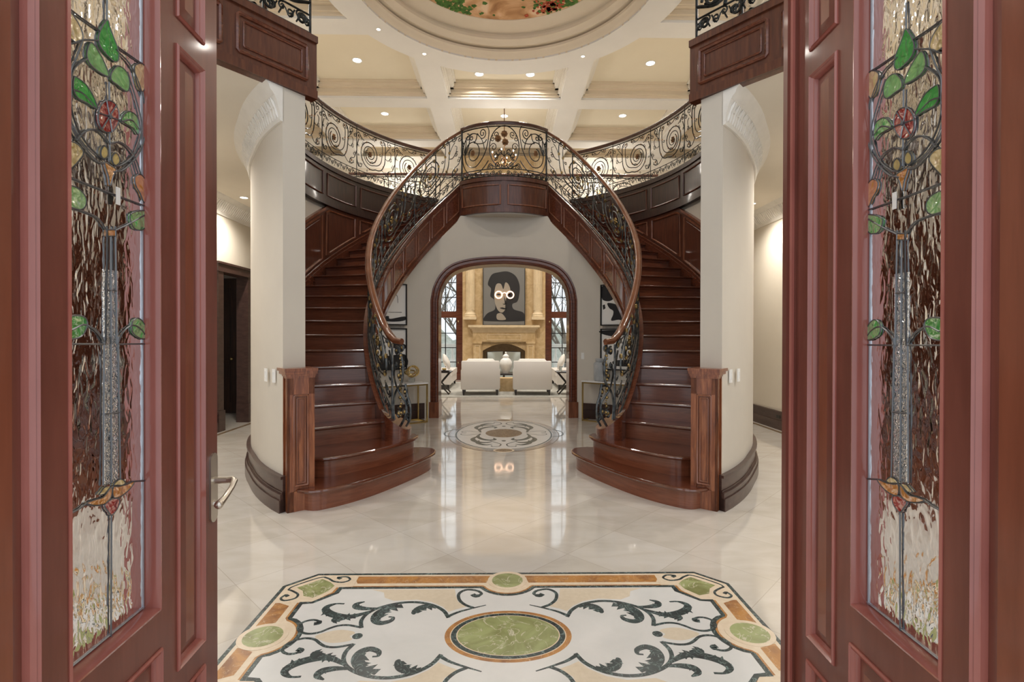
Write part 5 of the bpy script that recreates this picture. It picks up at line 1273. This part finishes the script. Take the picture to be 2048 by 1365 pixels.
def make_sofa(sx, side):
    r_ = thing('sofa', 'pale sofa seen end-on through the arch at the %s, with loose pillows' % side, 'sofa', (sx*-1.9,14.1,0))
    mb = MB(sx); mb.box(-2.20,-1.38,13.3,15.0,.14,.34); mb.build('seat_base','sofa_fabric',r_)
    mb = MB(sx); mb.box(-2.12,-1.36,13.45,14.9,.34,.48); mb.build('seat_cushion','sofa_fabric',r_)
    mb = MB(sx); mb.box(-2.45,-2.12,13.3,15.0,.14,.80); mb.build('back','sofa_fabric',r_)
    mb = MB(sx); mb.box(-2.20,-1.37,13.15,13.32,.14,.52); mb.build('arm','sofa_fabric',r_)
    for x in (-1.43,-2.38):
        for y in (13.2,14.9): MB(sx).box(x-.025,x+.025,y-.025,y+.025,.012,.14).build('leg','black_wood',r_)
    pw = thing('pillow', 'white pillow leaning on the sofa at the %s' % side, 'pillow', (sx*-1.5,13.75,.48))
    mb = MB(sx); secs = []
    for i in range(7):
        u = i/6; wv = .23*math.sin(PI*(.12+.76*u)); th = .09*math.sin(PI*(.08+.84*u))
        secs.append([(-1.47-u*.14+th*math.cos(a), 13.75+wv*1.0*math.sin(a)*1.0, .49+u*.42) for a in (2*PI*j/14 for j in range(14))])
    mb.loft(secs); mb.build('pillow_body','pillow_fabric',pw,smooth=60)
make_sofa(1,'left'); make_sofa(-1,'right')
def make_side_table(sx, side):
    r_ = thing('side_table', 'small black side table with crossed legs, just inside the arch at the %s' % side, 'table', (sx*-1.60,12.1,0))
    MB(sx).box(-1.78,-1.24,12.0,12.45,.525,.55).build('table_top','black_wood',r_)
    for y in (12.03,12.42):
        for a, b_ in (((-1.72,.012),(-1.29,.525)),((-1.29,.012),(-1.72,.525))):
            mb = MB(sx); mb.tube([(a[0],y,a[1]+.014),((a[0]+b_[0])/2,y,(a[1]+b_[1])/2),(b_[0],y,b_[1])],.017,4); mb.build('leg','black_wood',r_)
    mb = MB(sx); mb.tube([(-1.30,12.03,.03),(-1.30,12.2,.03),(-1.30,12.42,.03)],.014,4); mb.build('stretcher','black_wood',r_)
make_side_table(1,'left'); make_side_table(-1,'right')
bk2 = thing('ornament', 'small dark decorative tray ornament on the left side table', 'ornament', (-1.62,12.2,.55))
MB().box(-1.55,-1.30,12.08,12.3,.55,.575).build('book','black_wood',bk2); MB().lathe((-1.42,12.2,.575),[(.03,0),(.055,.02),(.05,.05),(.02,.06)],14).build('bowl','gold',bk2)
gl_ = thing('candle_holder', 'clear glass candle holder on the right side table', 'ornament', (1.52,12.2,.55))
MB().lathe((1.35,12.2,.55),[(.03,0),(.035,.01),(.035,.12),(.03,.125),(.028,.02)],16).build('glass_cup','clear',gl_)
ct = thing('coffee_table', 'low dark coffee table between the armchairs', 'table', (.06,13.5,0))
MB().box(-.55,.65,13.2,14.0,.38,.42).build('table_top','black_wood',ct)
for x in (-.48,.58):
    for y in (13.26,13.94): MB().box(x-.03,x+.03,y-.03,y+.03,.012,.38).build('leg','black_wood',ct)
vs_ = thing('ginger_jar', 'white ribbed jar with a lid on the coffee table between the armchairs', 'jar', (.05,13.4,.42))
MB().lathe((.05,13.4,.42),[(.07,0),(.075,.02),(.12,.10),(.165,.22),(.17,.28),(.13,.36),(.08,.40),(.075,.43)],24).build('body','porcelain',vs_)
MB().lathe((.05,13.4,.85),[(.085,0),(.08,.03),(.05,.06),(.02,.08),(.028,.11),(.005,.13)],20).build('lid','porcelain',vs_)
bx = thing('woven_box', 'tan woven ottoman under the coffee table edge between the armchairs', 'ottoman', (.06,12.8,0))
MB().box(-.12,.26,12.75,13.1,.012,.34).build('body','stone',bx)
rug = MB().box(-3.4,3.5,11.62,15.4,0,.011).build('rug','rug_pile'); tag(rug, 'grey-green patterned rug under the armchairs in the living room', 'rug')

# windows of the living room
for i_, s_ in ((1,-1),(2,1)):
    xa, xb = 1.30, 2.95
    mb = MB(-s_ if False else 1)
    def bx_(mb, a, b_, y0, y1, z0, z1): mb.box(s_*a, s_*b_, y0, y1, z0, z1)
    fr = MB()
    bx_(fr,1.30,1.50,YW-.08,YW+.12,0,5.5); bx_(fr,2.78,2.95,YW-.08,YW+.12,0,5.5); bx_(fr,1.50,2.78,YW-.075,YW+.115,1.97,2.17); bx_(fr,1.50,2.78,YW-.06,YW+.11,0,.10); bx_(fr,1.50,2.78,YW-.06,YW+.11,4.05,4.2); bx_(fr,1.50,2.78,YW-.06,YW+.11,5.38,5.5)
    w_ = fr.build('window_%d' % i_, 'wood_horizontal'); w_['kind'] = 'structure'
    mb = MB()
    bx_(mb,1.46,1.52,YW-.04,YW+.04,.1,5.4)
    x = 1.86
    while x < 2.75: bx_(mb,x-.014,x+.014,YW+.01,YW+.045,.1,5.4); x += .40
    for z in (.56,1.02,1.48,2.62,3.09,3.56,4.62): bx_(mb,1.5,2.78,YW+.01,YW+.045,z-.013,z+.013)
    mb.build('muntin','black',w_)
    mb = MB(); bx_(mb,1.5,2.78,YW+.02,YW+.028,.1,5.4); mb.build('pane','window_glass',w_,smooth=0)
    mb = MB(); 
    for z in (.55,1.85): mb.ball((s_*1.44,YW-.10,z),.02,6,5,(1,1,1.6))
    mb.build('handle','brass',w_)

# outside
struct(MB().box(-14,14,16.6,21,-.25,-.02), 'trim_terrace', 'terrace')
gb = MB().box(-60,60,21,60,-1.6,-1.5).build('lawn','far_wood'); gb['kind'] = 'structure'
bal = thing('balustrade', 'white stone balustrade at the edge of the terrace outside the windows', 'balustrade', (0,19,0))
mb = MB(); mb.box(-8,8,18.86,19.14,.98,1.10); mb.build('coping','balustrade_white',bal); mb = MB(); mb.box(-8,8,18.86,19.14,-.02,.12); mb.build('plinth','balustrade_white',bal)
me0 = MB().lathe((0,19,.12),[(.07,0),(.07,.05),(.045,.09),(.085,.30),(.08,.38),(.04,.60),(.04,.72),(.065,.78),(.065,.86)],10).build('baluster','balustrade_white',bal)
me0.location = (-4.2,0,0); 
for i in range(1,34):
    c = me0.copy(); COL.objects.link(c); c.parent = bal; c.location = (-4.2+i*.255,0,0)
def tree(x, y, h, seed, label):
    rn = random.Random(seed); mb = MB()
    def br_(p, d, L, r, depth):
        pts = [p]; q = Vector(p); dd = Vector(d)
        for i in range(4):
            dd = (dd + Vector((rn.uniform(-.14,.14),rn.uniform(-.14,.14),.04))).normalized(); q = q+dd*L/4; pts.append(tuple(q))
        mb.tube(pts, [r*(1-.13*i) for i in range(5)], 5 if depth else 7)
        if depth < 4:
            for k in range(4 if depth < 2 else 3):
                j = rn.choice((2,3,4)); a = rn.uniform(0,2*PI); nd = (dd*rn.uniform(.6,1)+Vector((math.cos(a),math.sin(a),rn.uniform(-.1,.5)))*.75).normalized()
                br_(pts[j], nd, L*rn.uniform(.55,.75), r*.48, depth+1)
    br_((x,y,-1.55),(0,0,1),h*.42,.16,0)
    tag(mb.build('bare_tree','bark'), label, 'tree')
tree(-3.4,25,9,1,'bare tree left of centre beyond the left living-room window'); tree(-2.6,31,11,5,'taller bare tree farther back beyond the left living-room window')
tree(3.2,25,9,3,'bare tree nearest beyond the right living-room window'); tree(4.6,30,11,4,'taller bare tree farther back beyond the right living-room window')
hw = MB(); 
rows = [[(x, 42+2*math.sin(x*.3), -2) for x in range(-40,41,2)], [(x, 42+2*math.sin(x*.3), 2.0+1.0*math.sin(x*1.7)+.7*math.sin(x*.6)) for x in range(-40,41,2)], [(x, 46, -2) for x in range(-40,41,2)]]
hw.grid(rows+[rows[0]]); o_ = hw.build('distant_wood','far_wood'); tag(o_, 'grey-green hazy woodland far behind the terrace balustrade', 'woodland')

# ------------------------------------------------------------------ lamps
def downlight(name, x, y, z, r, energy, label, group, size=.09):
    t = thing(name, label, 'ceiling light', (x,y,z), group)
    mb = MB(); mb.ring(ell(x,y,r*1.25,r*1.25,24), ell(x,y,r,r,24), z-.008, z+.002); mb.build('trim_ring','ceiling_white',t)
    MB().prism(ell(x,y,r,r,24), z-.004, z+.001).build('lamp_disc','lamp_glow',t)
    ld = bpy.data.lights.new('lamp_light','SPOT'); ld.energy = energy*LAMP_SCALE; ld.color = WARM; ld.spot_size = R(150); ld.spot_blend = .9; ld.shadow_soft_size = .07
    lo = bpy.data.objects.new('lamp_light', ld); COL.objects.link(lo); lo.parent = t; lo.location = (0,0,-.03)
    return t
E1 = 310; g1 = 'recessed lights in the coffers'
for x, y, w_ in ((-3.18,11.14,'left coffer beside the dome'),(3.18,11.14,'right coffer beside the dome'),(-.57,11.67,'coffer behind the dome, left of the two there'),(.59,11.67,'coffer behind the dome, right of the two there'),(-3.2,13.8,'second coffer row, at the left'),(0,13.88,'second coffer row, in the middle'),(3.19,13.8,'second coffer row, at the right')):
    downlight('recessed_light', x, y, Z2, .09, E1, 'added, unseen recessed light in the '+w_, g1)
for x, y, w_ in ((-2.30,9.42,'upper left'),(-1.59,10.22,'lower left'),(1.57,10.25,'lower right')):
    downlight('pin_light', x, y, Z1, .035, 40, 'small lit spotlight in the flat ring around the dome, '+w_, 'pin lights around the dome')
# unseen fittings, added to brighten the hall from outside the view
for x, y, w_ in ((-3.1,5.1,'front left coffer'),(3.1,5.1,'front right coffer'),(-5.5,8,'outer left coffer over the gallery'),(5.5,8,'outer right coffer over the gallery')):
    downlight('recessed_light', x, y, Z2, .09, E1*1.1, 'added, unseen recessed light in the '+w_, g1)
for x, y, w_ in ((-3.74,7.43,'visible above the left doorway'),(3.7,7.6,'added at the far right end'),(-3.2,5.2,'added unseen beside the left stair drum'),(3.2,5.2,'added unseen beside the right stair drum'),(-3.3,3.4,'added unseen nearest the left entrance leaf'),(3.3,3.4,'added unseen nearest the right entrance leaf')):  # all but the first are unseen lamps added for brightness
    downlight('recessed_light', x, y, ZSL, .05, 130, 'small lit recessed light in the low side ceiling, '+w_, 'side hall lights')
for x, w_ in ((-1.2,'left'),(1.2,'right')):  # unseen lamps added to brighten the passage
    downlight('recessed_light', x, 10.4, ZSL, .05, 40, 'small added, unseen light in the low ceiling behind the arch, '+w_, 'added passage lights')
for x, y, w_ in ((.02,10.9,'a'),(-.06,10.72,'b')):
    pass
sd = thing('smoke_detector', 'small round detector on the ceiling between the dome and the middle coffer', 'detector', (-.03,10.75,Z2))
MB().lathe((-.03,10.98,Z2-.03),[(.03,0),(.045,.01),(.05,.031)],16).build('housing','switch_white',sd)
sk = thing('sprinkler_head', 'tiny sprinkler head on the ceiling just behind the dome ring', 'sprinkler', (-.03,10.66,Z1))
MB().lathe((-.05,10.80,Z2-.03),[(.012,0),(.02,.006),(.035,.02),(.04,.031)],14).build('housing','nickel',sk)
sk2 = copy_tree(sk, (2.35,9.35,Z1), None, 'tiny sprinkler head on the flat ceiling ring at the right')

ch = thing('chandelier', 'lit chandelier hanging in the living room, seen through the bridge railing', 'chandelier', (0,13.0,5.9))
mb = MB(); mb.tube([(0,13,7.35),(0,13,6.6),(0,13,5.75)], .012, 6); mb.ball((0,13,5.85), .06, 10, 8, (1,1,1.5)); mb.build('stem','iron_bronze',ch)
for k in range(6):
    a = k*PI/3+.3; c_, s2 = math.cos(a), math.sin(a)
    mb = MB(); mb.tube(cr([(.03*c_,13+.03*s2,5.85),(.16*c_,13+.16*s2,5.74),(.28*c_,13+.28*s2,5.80),(.31*c_,13+.31*s2,5.90)],5), .009, 5); mb.tube([(.31*c_,13+.31*s2,5.90),(.31*c_,13+.31*s2,5.94),(.31*c_,13+.31*s2,5.99)], .012, 6); ar = mb.build('arm','iron_bronze',ch)
    MB().ball((.31*c_,13+.31*s2,6.02), .015, 8, 6, (1,1,1.6)).build('bulb','lamp_glow',ar)
def bulb_light(parent, off, e):
    ld = bpy.data.lights.new('bulb_light','POINT'); ld.energy = e*LAMP_SCALE; ld.color = WARM; ld.shadow_soft_size = .15
    lo = bpy.data.objects.new('bulb_light', ld); COL.objects.link(lo); lo.parent = parent; lo.location = off
bulb_light(ch, (0,0,-.1), 60)
for x, w_ in ((-3.25,'left'),(3.0,'right')):
    scn = thing('wall_sconce', 'lit candle sconce on the far wall, seen through the gallery railing at the %s' % w_, 'wall lamp', (x,16.3,6.05))
    MB().lathe((x,16.26,5.9), [(.03,0),(.06,.03),(.05,.12),(.02,.15)], 12).build('backplate','gold',scn)
    for s2 in (-1,1):
        mb = MB(); mb.tube(cr([(x,16.24,5.98),(x+s2*.08,16.16,5.93),(x+s2*.13,16.13,6.02)],5), .008, 5); ar = mb.build('arm','gold',scn)
        MB().ball((x+s2*.13,16.13,6.06), .025, 8, 6, (1,1,1.5)).build('bulb','lamp_glow',ar)
    bulb_light(scn, (0,-.6,.1), 35)
